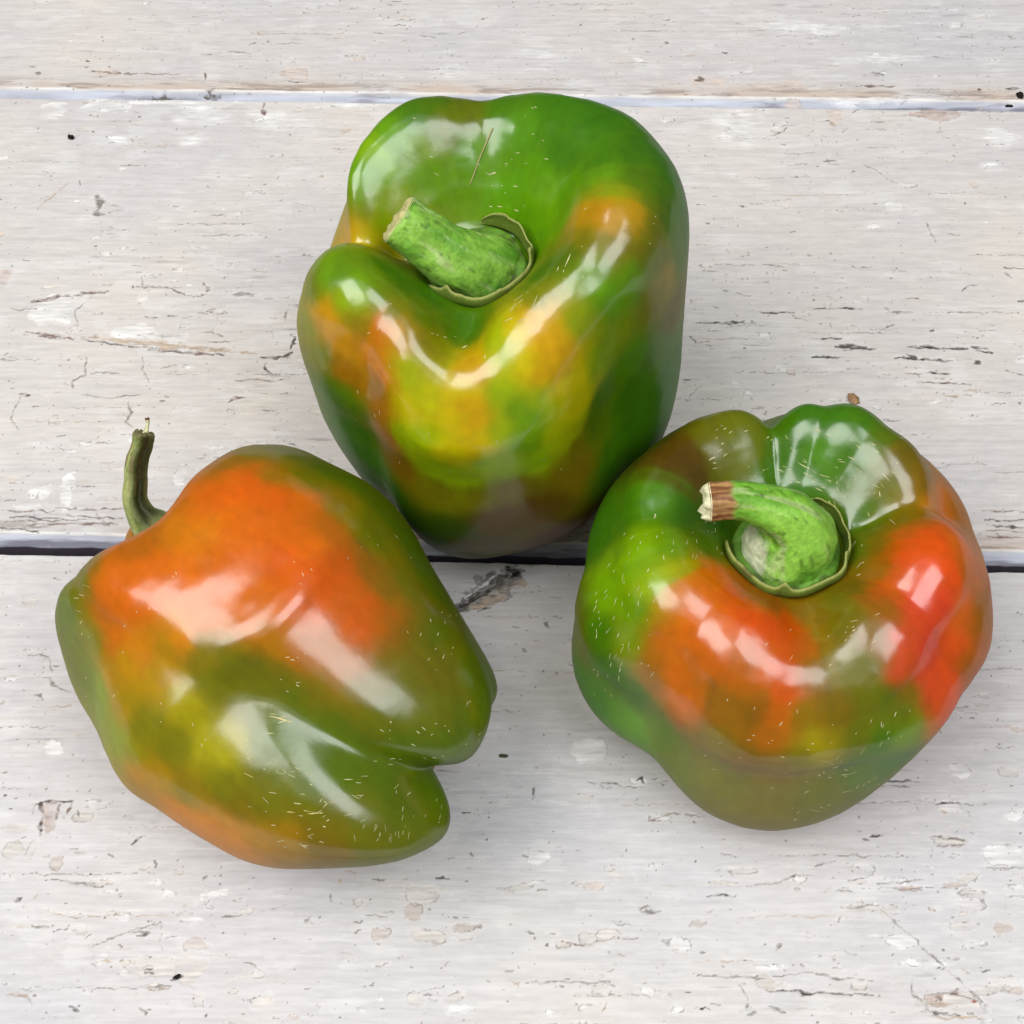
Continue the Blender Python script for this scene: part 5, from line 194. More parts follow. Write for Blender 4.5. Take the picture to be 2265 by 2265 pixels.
def plank(name, far, near, bevel, X, step_y, parent, seed, features=True, skip=(0, 0), tone=(1, .988, .97)):
    """far / near: (y at x=-14, y at x=+14) of the two long edges, cm."""
    fy = lambda x, e: e[0] + (e[1] - e[0]) * (x + 14) / 28
    w = fy(0, far) - fy(0, near)
    d = np.concatenate([[0, 0, .012, .03, .06], np.arange(.1, skip[0], .3), np.arange(max(.1, skip[0]), w - bevel - .02 - skip[1], step_y), np.arange(w - bevel - .02 - skip[1], w - bevel - .02, .3), np.linspace(w - bevel, w, 22), [w, w]])
    n = len(d)
    XX, DD = np.meshgrid(X, d)                       # d = distance from the far edge
    jf = .018 * fbm2(X * 1.3, X * 0 + seed, 3, .6, 1); jn = .03 * fbm2(X * 1.1, X * 0 + seed + 5, 4, .6, 2)
    YY = fy(XX, far) + jf[None] * np.exp(-DD * 3) - DD * ((fy(XX, far) - fy(XX, near)) / w) + jn[None] * np.exp(-(w - DD) * 3)
    Z = np.zeros_like(XX); Z[0] = -1.8
    t = np.clip((DD - (w - bevel)) / bevel, 0, 1)
    prof = np.where(t < .22, .06 * (t / .22) ** 2, .06 + .28 * ((t - .22) / .78))
    Z = np.where(t > 0, -prof * bevel / .42, Z); Z[0] = -1.8; Z[-2] = Z[-3] - .03; Z[-1] = -1.8
    Z[1] = -.05; Z[2] = -.022; Z[3] = -.008
    top = (np.arange(n) > 0)[:, None] & (np.arange(n) < n - 2)[:, None]
    # --- paint
    grain = fbm2(XX * .35, YY * 6, 4, .6, seed); grain2 = fbm2(XX * 1.2, YY * 22, 3, .6, seed + 1)
    blot = fbm2(XX * .18, YY * .22, 4, .55, seed + 2); patch = fbm2(XX * .9, YY * 2.0, 4, .55, seed + 3)
    base = np.array([.632, .603, .594]) * np.array(tone)
    C = base[None, None] * (1 + .04 * blot + .034 * grain + .03 * grain2 + .022 * fbm2(XX * 5, YY * 12, 3, .7, seed + 20))[..., None]
    C = C * (1 + np.array([.012, .0, -.03])[None, None] * blot[..., None] * 1.2)
    Z = Z + np.where(top, .0035 * grain + .0015 * grain2, 0)
    wm = ss(.45, .75, patch + .25 * grain2)           # thicker, cleaner paint
    C = C + wm[..., None] * (PAL['w'] * .88 - C) * .30; Z = Z + np.where(top, .004 * wm, 0)
    fade = lambda dd, a: np.exp(-(dd / a) ** 2)
    edge = fade(w - bevel - DD, .35) * (DD <= w - bevel + .05)
    warm = np.clip(edge * (.55 + .8 * fbm2(XX * .5, YY * .8, 3, .6, seed + 4)), 0, 1)
    C = C + warm[..., None] * (hx('c9b6a6') - C) * .75
    wear = np.clip(edge * ss(.15, .7, fbm2(XX * .8, YY * 9, 4, .6, seed + 6)), 0, 1)
    C = C + wear[..., None] * (PAL['b'] - C) * .6; Z = Z - np.where(top, .012 * wear, 0)
    # far edge: bright arris
    fe = fade(DD, .10) * (.5 + .5 * fbm2(XX * 1.5, YY * 3, 3, .6, seed + 8))
    C = C + np.clip(fe, 0, 1)[..., None] * (PAL['w'] * .9 - C) * .7
    # bevel: sky reflection painted in as blue, grimy towards the bottom of the joint
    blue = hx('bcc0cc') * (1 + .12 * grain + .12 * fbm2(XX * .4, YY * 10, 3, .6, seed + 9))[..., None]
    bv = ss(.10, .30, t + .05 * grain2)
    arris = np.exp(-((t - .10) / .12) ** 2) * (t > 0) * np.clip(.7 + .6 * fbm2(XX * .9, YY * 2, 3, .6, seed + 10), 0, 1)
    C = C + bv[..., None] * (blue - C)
    C = C + arris[..., None] * (PAL['w'] * .97 - C) * .85
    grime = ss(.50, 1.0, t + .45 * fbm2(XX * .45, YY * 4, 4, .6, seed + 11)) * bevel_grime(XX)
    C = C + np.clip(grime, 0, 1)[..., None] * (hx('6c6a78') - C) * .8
    # --- drawing wear into colour and relief
    x0, x1 = X[0], X[-1]
    def window(xa, xb, ya, yb):
        i0, i1 = np.searchsorted(X, [xa, xb]); 
        ym = fy((xa + xb) / 2, far); slop = .35
        r0, r1 = np.searchsorted(d, [ym - yb - slop, ym - ya + slop])
        return slice(max(r0, 1), min(r1, n - 2)), slice(i0, i1)
    def stroke(P, hw, code, depth, rng):
        P = np.asarray(P, float); m = hw * 3 + .12
        s = window(P[:, 0].min() - m, P[:, 0].max() + m, P[:, 1].min() - m, P[:, 1].max() + m)
        x, y = XX[s], YY[s]
        if x.size == 0: return
        sd = rng.rand() * 100
        xw = x + .05 * fbm2(x * 3, y * 3, 3, .6, sd); yw = y + .035 * fbm2(x * 5, y * 8, 3, .6, sd + 1)
        best = np.full(x.shape, 9.)
        L = np.r_[0, np.cumsum(np.linalg.norm(np.diff(P, axis=0), axis=1))]
        for k in range(len(P) - 1):
            a, b = P[k], P[k + 1]; ab = b - a; q = max(ab @ ab, 1e-9)
            u = np.clip(((xw - a[0]) * ab[0] + (yw - a[1]) * ab[1]) / q, 0, 1)
            dd = np.hypot(xw - a[0] - u * ab[0], yw - a[1] - u * ab[1])
            l = (L[k] + u * math.sqrt(q)) / max(L[-1], 1e-6)
            tap = (.45 + .55 * np.sin(np.pi * np.clip(l, .04, .96))) if len(P) > 1 else 1
            best = np.minimum(best, dd / tap)
        h = hw * (.75 + .6 * fbm2(x * 4, y * 9, 3, .6, sd + 2))
        mk = 1 - ss(h * .55, h * 1.25 + .012, best)
        al = mk * np.clip(.80 + .5 * fbm2(x * 6, y * 14, 2, .6, sd + 3), 0.15, 1)
        col = PAL[code] * (1 + .25 * fbm2(x * 3, y * 20, 3, .6, sd + 4))[..., None]
        C[s] += al[..., None] * (np.clip(col, 0, 1) - C[s]); Z[s] -= depth * mk
        if hw > .03 and code != 'w':                  # lifted paint lip along the lower edge
            lip = (1 - ss(0, .035, np.abs(best - h * 1.5))) * .5
            C[s] += lip[..., None] * (PAL['w'] * .95 - C[s]) * .5; Z[s] += .004 * lip
    def chip(cx, cy, rx, ry, rot, code, outl, rng):
        m = max(rx, ry) * 1.5 + .1
        s = window(cx - m, cx + m, cy - m, cy + m); x, y = XX[s], YY[s]
        if x.size == 0: return
        sd = rng.rand() * 100; c, q = math.cos(rot), math.sin(rot)
        k = 1 / max(min(rx, ry), .04)
        xa = x - cx + .30 * rx * fbm2(x * k * .5, y * k * .5, 4, .65, sd); ya = y - cy + .42 * ry * fbm2(x * k * .4, y * k * .6, 4, .65, sd + 1)
        u = (xa * c + ya * q) / rx; v = (-xa * q + ya * c) / ry
        e = (np.abs(u) ** 2.6 + np.abs(v) ** 2.6) ** (1 / 2.6)
        px = min(rx, ry)
        soft = .02 / px if outl > 0 else .5
        mk = 1 - ss(1 - soft, 1 + soft, e)
        col = PAL[code] * (1 + .3 * fbm2(x * 2, y * 18, 3, .6, sd + 2))[..., None]
        op = {'w': .55, 'q': .5, 'p': .6, 't': .5}.get(code, .8)
        C[s] += (mk * op * np.clip(.8 + .5 * fbm2(x * 2, y * 4, 3, .6, sd + 5), 0, 1))[..., None] * (col - C[s])
        if outl:
            Z[s] += (-.010 if code != 'w' else .007) * mk
            wd = .010 / px
            band = np.exp(-((e - 1) / wd) ** 2) * np.clip(.35 + 1.1 * fbm2(x * k * .6, y * k * .6, 3, .6, sd + 3) + .35 * np.sign(-v) * (1 if rng.rand() < .7 else -1), 0, 1) * outl
            C[s] += band[..., None] * (hx('6f655d') - C[s]) * .9
            hi = np.exp(-((e - 1 - 2.2 * wd) / (1.2 * wd)) ** 2) * .25 * outl
            C[s] += hi[..., None] * (PAL['w'] - C[s])
    if features:
        rng = np.random.RandomState(100 + seed)
        ylo, yhi = min(near) - .1, max(far) + .1
        inside = lambda x, y: fy(x, near) < y < fy(x, far)
        for (cx, cy, rx, ry, rot, code, outl) in TCHIP:
            if inside(cx, cy): chip(cx, cy, rx, ry, rot, code, outl, rng)
        # generic weathering
        area_cm = w * 30
        dens = lambda x, y: .15 + .9 * ss(-.2, .9, fbm2(np.array([x * .22]), np.array([y * .3]), 3, .6, 40)[0] + wear_bias(x, y))
        for _ in range(int(area_cm * 2.2)):
            x, y = rng.uniform(-15, 15), rng.uniform(ylo, yhi)
            if not inside(x, y) or rng.rand() > dens(x, y): continue
            r = .03 + .12 * rng.rand() ** 3
            chip(x, y, r * rng.uniform(1, 2.6), r * rng.uniform(.5, .9), rng.uniform(-.25, .25), rng.choice(list('wwwwqqqp')), rng.uniform(.3, .9), rng)
        for _ in range(int(area_cm * 2.2)):
            x, y = rng.uniform(-15, 15), rng.uniform(ylo, yhi)
            if not inside(x, y) or rng.rand() > .25 + dens(x, y): continue
            l = .05 + .5 * rng.rand() ** 4; a = rng.normal(0, .12)
            if rng.rand() < .25: a += rng.uniform(-1.2, 1.2); l *= .5
            stroke([(x, y), (x + l * math.cos(a) * .5, y + l * math.sin(a) * .5 + rng.normal(0, .01)), (x + l * math.cos(a), y + l * math.sin(a))], rng.uniform(.006, .015), rng.choice(list('gggbtdn')), .006, rng)
        for _ in range(int(area_cm * .32)):           # long hairlines along the grain
            x, y = rng.uniform(-15, 15), rng.uniform(ylo, yhi); l = rng.uniform(.5, 3.2)
            if inside(x, y): stroke([(x, y), (x + l * .4, y + rng.normal(0, .012)), (x + l, y + rng.normal(0, .02))], rng.uniform(.004, .008), rng.choice(list('gqqgt')), .003, rng)
        for _ in range(int(area_cm * 4.0)):
            x, y = rng.uniform(-15, 15), rng.uniform(ylo, yhi)
            if inside(x, y): stroke([(x, y), (x + rng.uniform(.01, .05), y + rng.normal(0, .012))], rng.uniform(.005, .015) * (1.6 if rng.rand() < .15 else 1), rng.choice(list('ggggnndbt')), .006, rng)
        for (P, hw, code) in TSTROKE:
            P = np.array(P)
            if inside(*P.mean(0)): stroke(P, hw, code, .02 if code in 'dnkB' else .010, rng)
    nx = len(X)
    idx = np.arange(n * nx).reshape(n, nx)
    F = np.stack([idx[1:, :-1], idx[1:, 1:], idx[:-1, 1:], idx[:-1, :-1]], -1).reshape(-1, 4)
    V = np.stack([XX, YY, Z], -1).reshape(-1, 3) * CM
    C[0] = hx('3a3633'); C[-1] = hx('4a444a'); C[-2] = hx('5c5560')
    return mesh_obj(name, V, F, M_PAINT, parent, np.clip(C, 0, .9).reshape(-1, 3))

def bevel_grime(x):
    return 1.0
def wear_bias(x, y):
    # bare-worn zones: left of the middle board, the streaks on its right, the lower corners
    b = 0.
    for cx, cy, rx, ry, a in ((-11, 2.5, 4, 3, .25), (10, 3.5, 3, 1.2, .35), (10, -10.5, 6, 2.5, .45), (-10, -11, 5, 2.5, .30), (0, -11, 8, 2, .15), (-4, 8, 6, 2, -.2), (6, -6.5, 3, 3, -.1)):
        b += a * math.exp(-((x - cx) / rx) ** 2 - ((y - cy) / ry) ** 2)
    return b

tabletop = tag(empty("tabletop", (0, 0, 0)), "white painted wooden tabletop of worn planks with chipped paint", "tabletop", kind="structure")
XA, XB, XE = (axis(-34, 34, -h, h, FINE, .35) for h in (15.9, 14.9, 12.9))
XC = axis(-34, 34, -34, -34, .35, .35)
(uf, un), (lf, ln) = SEAM_U, SEAM_L
GAP_U, GAP_L = .03, .31
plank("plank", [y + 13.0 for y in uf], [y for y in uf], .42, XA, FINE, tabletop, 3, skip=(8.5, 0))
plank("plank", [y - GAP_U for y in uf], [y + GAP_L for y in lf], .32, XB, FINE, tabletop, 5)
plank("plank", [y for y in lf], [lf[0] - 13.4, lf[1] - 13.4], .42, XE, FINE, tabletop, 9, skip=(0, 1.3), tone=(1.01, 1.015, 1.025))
plank("plank", [lf[0] - 13.6, lf[1] - 13.6], [lf[0] - 26, lf[1] - 26], .42, XC, .3, tabletop, 11, features=False)
plank("plank", [y + 26.0 for y in uf], [y + 13.15 for y in uf], .42, XC, .3, tabletop, 13, features=False)
def box(lo, hi):
    x0, y0, z0 = lo; x1, y1, z1 = hi
    V = [(x0, y0, z0), (x1, y0, z0), (x1, y1, z0), (x0, y1, z0), (x0, y0, z1), (x1, y0, z1), (x1, y1, z1), (x0, y1, z1)]
    return np.array(V) * CM, [(3, 2, 1, 0), (4, 5, 6, 7), (0, 1, 5, 4), (1, 2, 6, 5), (2, 3, 7, 6), (3, 0, 4, 7)]
V, F = box((-34, -28, -3.2), (34, 34, -1.85))
mesh_obj("light_block_board", V, F, M_DRY, tabletop, np.tile(hx('2c2826'), (8, 1)), smooth=False)  # unseen dark board added to block light from below the joints

# ------------------------------------------------------------------ peppers

PROF=np.array([(0,.70),(.14,.70),(.24,.735),(.345,.85),(.46,.95),(.60,1.0),(.77,.99),(.905,.925),(.985,.80),(1.0,.63),(.985,.45),(.945,.28),(.86,.13),(.71,.03),(.50,0.0),(.24,.06),(0,.10)])
def catmull(P,u):
    n=len(P)-1; x=np.clip(u,0,1)*n; i=np.minimum(x.astype(int),n-1); f=(x-i)[:,None]
    Q=np.vstack([2*P[0]-P[1],P,2*P[-1]-P[-2]])
    a,b,c,d=Q[i],Q[i+1],Q[i+2],Q[i+3]
    return .5*((2*b)+(-a+c)*f+(2*a-5*b+4*c-d)*f*f+(-a+3*b-3*c+d)*f**3)
LEV=np.array([.28,.45,.58,.70,.85])   # lattice levels in u
def bumps(u):
    B=[]
    for j in range(len(LEV)):
        lo=LEV[j-1] if j else LEV[0]-.17; hi=LEV[j+1] if j<len(LEV)-1 else 1.05
        w=np.where(u<LEV[j],(u-lo)/(LEV[j]-lo),(hi-u)/(hi-LEV[j])); w=np.clip(w,0,1)
        B.append(w*w*(3-2*w))
    return np.array(B)
NH=6; NZ=4
def surf(th,u,g,S):
    """th,u flat arrays -> local xyz (cm). g: dict; S: lattice"""
    pr=catmull(np.array(g.get('prof',PROF)),u); rho,z=pr[:,0].copy(),pr[:,1].copy()
    wt=ss(.1,.24,u)*(1-ss(.40,.56,u)); wm=ss(.38,.52,u)*(1-ss(.66,.78,u)); wb=ss(.64,.80,u)*(1-ss(.97,1.,u))
    for (a,w,dt,dm,db,dz,dzb,*tw) in g['grooves']:
        dl=(th-np.radians(a+(u-.5)*(tw[0] if tw else 0))+math.pi)%(2*math.pi)-math.pi
        G=np.exp(-np.abs(dl/math.radians(w))**1.6)
        rho*=1-G*(dt*wt+dm*wm+db*wb)
        z-=G*dz*ss(.12,.27,u)*(1-ss(.38,.60,u))
        z+=G*dzb*ss(.62,.80,u)*(1-ss(.95,1.,u))
    for (a,wa,u0,wu,dr,dz) in g.get('bumps',()):
        dl=(th-math.radians(a)+math.pi)%(2*math.pi)-math.pi
        G=np.exp(-(dl/math.radians(wa))**2-((u-u0)/wu)**2)
        rho+=G*dr; z+=G*dz
    H=[np.ones_like(th)]
    for k in range(1,NH+1): H+= [np.cos(k*th),np.sin(k*th)]
    H=np.array(H)
    A=np.array(S['A']).reshape(len(LEV),2*NH+1)
    rho=rho*(1+np.einsum('jn,jk,kn->n',bumps(u),A,H))
    Bz=np.array(S['B'])
    z=z+(Bz@H[:len(Bz)])*ss(.08,.26,u)*(1-ss(.45,.65,u))
    Cz=np.array(S['C'])
    z=z+(Cz@H[:len(Cz)])*ss(.60,.78,u)*(1-ss(.95,1,u))
    R,Hh=S['R'],S['H']
    return np.stack([R*rho*np.cos(th),R*rho*np.sin(th),Hh*z],-1)
def frame(axis):
    a=np.array(axis,float); a/=np.linalg.norm(a)
    ref=np.array([0,1.,0]) if abs(a[2])>.8 else np.array([0,0,1.])
    y=ref-a*(ref@a); y/=np.linalg.norm(y); x=np.cross(y,a)
    return np.stack([x,y,a],1)   # columns


PC = dict(G='386c02', D='2a5202', B='5a9406', L='8eb404', Y='ccbc02', A='d09200', O='cf6402', R='d94a08', r='d83c22', V='666a06', W='735804', N='503404')
PC = {k: hx(v) for k, v in PC.items()}

def frame_matrix(S):
    Mx = frame(S['ax']); m = Matrix.Identity(4)
    for i in range(3):
        for j in range(3): m[i][j] = float(Mx[i, j])
    return Mx, m

def grid_faces(n, k, wrap=True):
    idx = np.arange(n * k).reshape(n, k)
    nxt = np.roll(idx, -1, 1)
    F = np.stack([idx[:-1], nxt[:-1], nxt[1:], idx[1:]], -1)
    if not wrap: F = F[:, :-1]
    return F.reshape(-1, 4)

def shade_from_samples(Vloc, samples, seed):
    P = np.array([s[:3] for s in samples]); K = np.array([np.mean([PC[c] for c in s[3]], axis=0) for s in samples])
    D2 = ((P[:, None] - P[None]) ** 2).sum(-1); G = np.exp(-D2 / (2 * .45 ** 2)); np.fill_diagonal(G, 0)
    K = .68 * K + .32 * (G @ K) / np.maximum(G.sum(1), 1e-6)[:, None] * (G.sum(1) > .05)[:, None] + .32 * K * (G.sum(1) <= .05)[:, None]
    th = np.arctan2(Vloc[:, 1], Vloc[:, 0]); mer = np.stack([np.cos(th) * 14, np.sin(th) * 14, Vloc[:, 2] * .5], -1)
    q = Vloc + .11 * np.stack([fbm3(Vloc * .9 + 5 * seed + 40 * k, 3) for k in range(3)], -1) + .075 * np.stack([fbm3(mer + 9 * k + seed, 3) for k in range(3)], -1) + .03 * np.stack([fbm3(Vloc * 5 + 7 * k + seed, 3) for k in range(3)], -1)
    out = np.zeros_like(Vloc)
    for a in range(0, len(q), 20000):
        d2 = ((q[a:a + 20000, None] - P[None]) ** 2).sum(-1)
        w = (d2 + .30 ** 2) ** -2.4
        out[a:a + 20000] = (w @ K) / w.sum(1)[:, None]
    m = 1 + .07 * fbm3(Vloc * 1.6 + seed, 4)[:, None] + .05 * fbm3(Vloc * 7 + seed, 3)[:, None]
    return np.clip(out * m * (1 + .05 * fbm3(mer * 1.7 + seed * 3, 3)[:, None]), 0.002, .9)

def tube(path, nseg, nring, rough_fn, ell=1.0):
    """path rows: x,y,z,r -> V, ring faces (open ends), frames"""
    P = np.array(path, float); u = np.linspace(0, 1, nring)
    Q = catmull(P, u); c, r = Q[:, :3], Q[:, 3]
    T = np.gradient(c, axis=0); T /= np.linalg.norm(T, axis=1)[:, None]
    a = np.cross(T[0], [0.3, 0.9, 0.2]); a /= np.linalg.norm(a); A = []
    for k in range(nring):
        a = a - T[k] * (a @ T[k]); a /= np.linalg.norm(a); A.append(a.copy())
    A = np.array(A); B = np.cross(T, A)
    th = np.linspace(0, 2 * math.pi, nseg, endpoint=False)
    TH, UU = np.meshgrid(th, u)
    R = r[:, None] * rough_fn(TH, UU)
    V = c[:, None] + R[..., None] * (np.cos(TH)[..., None] * A[:, None] + ell * np.sin(TH)[..., None] * B[:, None])
    return V.reshape(-1, 3), TH.ravel(), UU.ravel(), c, T, A, B, r

def pepper(key, label, g, S, samples, flecks, scars, stem, style, seed):
    Mx, m = frame_matrix(S)
    nu, nt = 190, 340
    u = np.linspace(0, 1, nu); th = np.linspace(-math.pi, math.pi, nt, endpoint=False)
    T, U = np.meshgrid(th, u); T, U = T.ravel(), U.ravel()
    L = surf(T, U, g, S)
    L = L * (1 + (.006 * fbm3(L * .55 + seed, 2) + .0020 * fbm3(L * 2.2 + seed, 2)) * 1.0)[:, None]
    W = L @ Mx.T
    zmin = W[:, 2].min() - 0.0
    m.translation = Vector((S['cx'] * CM, S['cy'] * CM, (-zmin + .015) * CM))
    root = empty("bell_pepper"); root.matrix_world = m
    tag(root, label, "pepper", "three ripening bell peppers on the table")
    col = shade_from_samples(L, samples, seed)
    mesh_obj("pepper_body", L * CM, grid_faces(nu, nt)[:, ::-1], M_SKIN, root, col)
    # pale corky flecks and scars of the skin
    fv, ff, fc = [], [], []
    for f in flecks:
        a, b, nrm = np.array(f[0:3]), np.array(f[3:6]), np.array(f[6:9]); wd = f[9]
        ax_ = b - a; ln = np.linalg.norm(ax_)
        if ln < 1e-4: continue
        ax_ /= ln; s = np.cross(nrm, ax_); s /= np.linalg.norm(s) + 1e-9
        k0 = len(fv); bend = (hash(round(a[0] * 977)) % 100 / 100 - .5) * .3 * wd
        for tt, ww in ((0, 0.15), (.3, .9), (.65, 1.), (1, .1)):
            c = a + ax_ * ln * tt + s * bend * math.sin(math.pi * tt)
            for sg, up in ((-1, -.004), (0, .006), (1, -.004)):
                fv.append((c + s * sg * ww * wd * .5 + nrm * up)); fc.append(hx('ddd6a4') * (.6 + .4 * ((k0 * 7919) % 97) / 97))
        for q in range(3):
            for h in (0, 1):
                o = k0 + q * 3 + h; ff.append((o, o + 1, o + 4, o + 3))
    for P, nrms, wd in scars:
        P = np.array(P); nrms = np.array(nrms); k0 = len(fv)
        for i in range(len(P)):
            t_ = P[min(i + 1, len(P) - 1)] - P[max(i - 1, 0)]; s = np.cross(nrms[i], t_); s /= np.linalg.norm(s) + 1e-9
            ww = wd * (.35 if i in (0, len(P) - 1) else 1)
            for sg, up in ((-1, -.004), (0, .008), (1, -.004)):
                fv.append(P[i] + s * sg * ww * .5 + nrms[i] * up); fc.append(hx('d9c98a'))
        for q in range(len(P) - 1):
            for h in (0, 1):
                o = k0 + q * 3 + h; ff.append((o, o + 1, o + 4, o + 3))
    if fv: tag(mesh_obj("skin_flecks", np.array(fv) * CM, ff, M_DRY, root, np.array(fc)), "small pale corky flecks scattered over the skin", kind="stuff")
    # ---- calyx: bumpy green disc with a thin curled rim
    zc = S['H'] * catmull(np.array(g.get('prof', PROF)), np.array([0.]))[0, 1]
    cx, cy = style.get('cal', (0, 0)); rr = style['cr']; rim_h = style['rim_h']
    cz = zc + style.get('lift', .12)
    n1, n2 = 26, 90
    rad = np.linspace(0, 1, n1); t2 = np.linspace(0, 2 * math.pi, n2, endpoint=False); TT, RR = np.meshgrid(t2, rad)
    Rm = rr * (1 + .02 * np.cos(5 * TT + seed) + .01 * np.cos(9 * TT))
    x = cx + RR * Rm * np.cos(TT); y = cy + RR * Rm * np.sin(TT)
    hN = fbm3(np.stack([x * 2.2, y * 2.2, x * 0 + seed], -1), 4)
    z = cz + .10 * (1 - RR) + .09 * hN * (1 - RR ** 6) + .05 * np.sin(5 * TT + 1) * RR * (1 - RR)
    z = z - .5 * ss(.93, 1., RR)
    cc = hx('5f8a2c')[None, None] + (.5 * hN)[..., None] * hx('4a7a1c')
    cc = np.clip(cc + ss(.25, .7, fbm3(np.stack([x * 3, y * 3, x * 0 + seed + 9], -1), 3))[..., None] * (hx('3a3a1c') - cc) * .7, .01, 1)
    cal = mesh_obj("calyx", np.stack([x, y, z], -1).reshape(-1, 3) * CM, grid_faces(n1, n2)[:, ::-1], M_STEM, root, cc.reshape(-1, 3))
    a0, a1 = style['rim']; n3, n4 = 150, 9
    ang = np.radians(np.linspace(a0, a1, n3)); jag = fbm3(np.stack([np.cos(ang) * 3, np.sin(ang) * 3, ang * 0 + seed * 2], -1), 4)
    endf = np.clip(np.minimum(np.arange(n3), n3 - 1 - np.arange(n3)) / 14., 0, 1) ** .6
    spike = np.zeros(n3)
    for sa in style.get('spikes', ()): spike += np.exp(-(((np.degrees(ang) - sa + 180) % 360 - 180) / 5.) ** 2)
    prof = [(1.00, -.25), (1.05, -.02), (1.09, .35), (1.085, .8), (1.055, 1.), (1.03, .97), (1.045, .75), (1.04, .35), (1.0, -.05)]
    V = []
    for i in range(n3):
        base = rr * (1 + .02 * math.cos(5 * ang[i] + seed) + .01 * math.cos(9 * ang[i]))
        hh = rim_h * (.75 + .16 * jag[i] + .35 * spike[i]) * (.2 + .8 * endf[i])
        for k, (pr, pz) in enumerate(prof):
            wob = 1 + (.01 * jag[i] - .05 * spike[i]) * max(pz, 0)
            V.append((cx + base * pr * wob * math.cos(ang[i]), cy + base * pr * wob * math.sin(ang[i]), cz + .02 + hh * pz - .02))
    V = np.array(V); F = grid_faces(n3, n4)
    ht = np.tile([p[1] for p in prof], n3)
    rc = hx('667a2a')[None] + ss(.8, 1., ht)[:, None] * (hx('9c9f5a') - hx('667a2a')) 
    dk = ss(.35, .9, fbm3(V * 3.3 + seed, 4)); rc = rc + dk[:, None] * (hx('4a3a26') - rc) * .6
    F = [tuple(f) for f in F] + [tuple(range(n4))[::-1], tuple(range((n3 - 1) * n4, n3 * n4))]
    mesh_obj("rim", V * CM, F, M_DRY, cal, rc)
    # ---- stem
    ridge = style.get('ridge', .06)
    def ang_of(wdir):
        P0 = np.array(stem)[:, :3]; t0 = P0[1] - P0[0]; t0 = t0 / np.linalg.norm(t0)
        return Mx.T @ np.array(wdir, float)
    fl_a = 0.
    if style.get('flute'):
        Vt = tube(stem, 8, 90, lambda TH, UU: 1 + 0 * TH); dl = ang_of(style['flute_dir'])
        fl_a = math.atan2(dl @ Vt[6][55], dl @ Vt[5][55])
    def rf(TH, UU):
        p = np.stack([np.cos(TH) * 1.2, np.sin(TH) * 1.2, UU * 5 + seed], -1)
        fl = style.get('flute', 0) * np.clip(np.cos(TH - fl_a), 0, 1) ** 3 * ss(.15, .35, UU)
        return 1 + ridge * np.cos(5 * TH + 2 * UU + seed) * ss(.1, .5, UU) + .07 * fbm3(p, 3) + .03 * fbm3(p * np.array([3, 3, 4.]), 3) - fl
    ns, nr = 72, 90
    V, TH, UU, c, Tg, A, B, r = tube(stem, ns, nr, rf)
    p3 = np.stack([np.cos(TH) * 2, np.sin(TH) * 2, UU * 4 + seed], -1)
    nz = fbm3(p3, 4); nf = fbm3(p3 * np.array([2.5, 2.5, 1.2]) + 31, 4)
    sc = hx(style['sc'][0])[None] + np.clip(.5 + .8 * nz, 0, 1)[:, None] * (hx(style['sc'][1]) - hx(style['sc'][0]))
    sc = sc + (ss(.35, .8, nf) * .45)[:, None] * (hx('c9d29a') - sc)
    dots = ss(.55, .75, vnoise3(np.stack([np.cos(TH) * 9, np.sin(TH) * 9, UU * 26 + seed], -1)))
    sc = sc + (dots * .6)[:, None] * (hx('3c5a18') - sc)
    if style.get('dry'):
        d0 = style['dry']; dm = ss(d0 - .025, d0 + .025, UU + .035 * nz)
        fib = fbm3(np.stack([np.cos(TH) * 7, np.sin(TH) * 7, UU * 3], -1), 3)
        dc = hx('b58e5a')[None] + ss(-.2, .6, fib)[:, None] * (hx('7c4a2c') - hx('b58e5a'))
        sc = sc + dm[:, None] * (dc - sc)
    if style.get('flute'):
        fm = np.clip(1.3 * np.cos(TH - fl_a), 0, 1) * ss(.12, .3, UU)
        sc = sc + (fm * .9)[:, None] * (hx('2e2c1a') - sc)
        br = ss(.3, .8, nf) * ss(.3, .7, UU); sc = sc + (br * .7)[:, None] * (hx('6b4a2a') - sc)
    if style.get('pale'):
        pd, pr, pu = style['pale']; d0 = ang_of(pd); P0 = catmull(np.array(stem, float)[:, :3], np.array([pu]))[0] + d0 / np.linalg.norm(d0) * .8
        pm = np.clip(1.6 - np.linalg.norm(V - P0, axis=1) / pr + .35 * nz, 0, 1)
        sc = sc + (ss(.2, .8, pm) * .85)[:, None] * (hx('cfd0b4') * (1 + .12 * nf)[:, None] - sc)
    st = mesh_obj("stem", V * CM, grid_faces(nr, ns)[:, ::-1] if False else grid_faces(nr, ns), M_STEM, root, np.clip(sc, .005, .9))
    # ragged cut end
    rng = np.random.RandomState(seed); n5 = 9
    E, EC = [], []
    ring = V.reshape(nr, ns, 3)[-1]; cen = c[-1]; ax_ = Tg[-1]
    for k in range(n5):
        f = k / (n5 - 1)
        for j in range(ns):
            v = cen + (ring[j] - cen) * (1 - f) * (1.02 if k == 0 else 1)
            h = (.05 + .10 * max(0, fbm3(np.array([[math.cos(j * 2 * math.pi / ns) * 2, math.sin(j * 2 * math.pi / ns) * 2, f * 4 + seed]]), 3)[0])) * (1 - f) * style.get('rag', 1.) - .06 * f
            E.append(v + ax_ * (h if k else -.03)); EC.append(hx(style['end']) * (1.1 - .35 * f + .2 * rng.rand()))
    mesh_obj("cut_end", np.array(E) * CM, grid_faces(n5, ns), M_DRY, st, np.clip(np.array(EC), 0, .9))
    return root, m, L, Mx

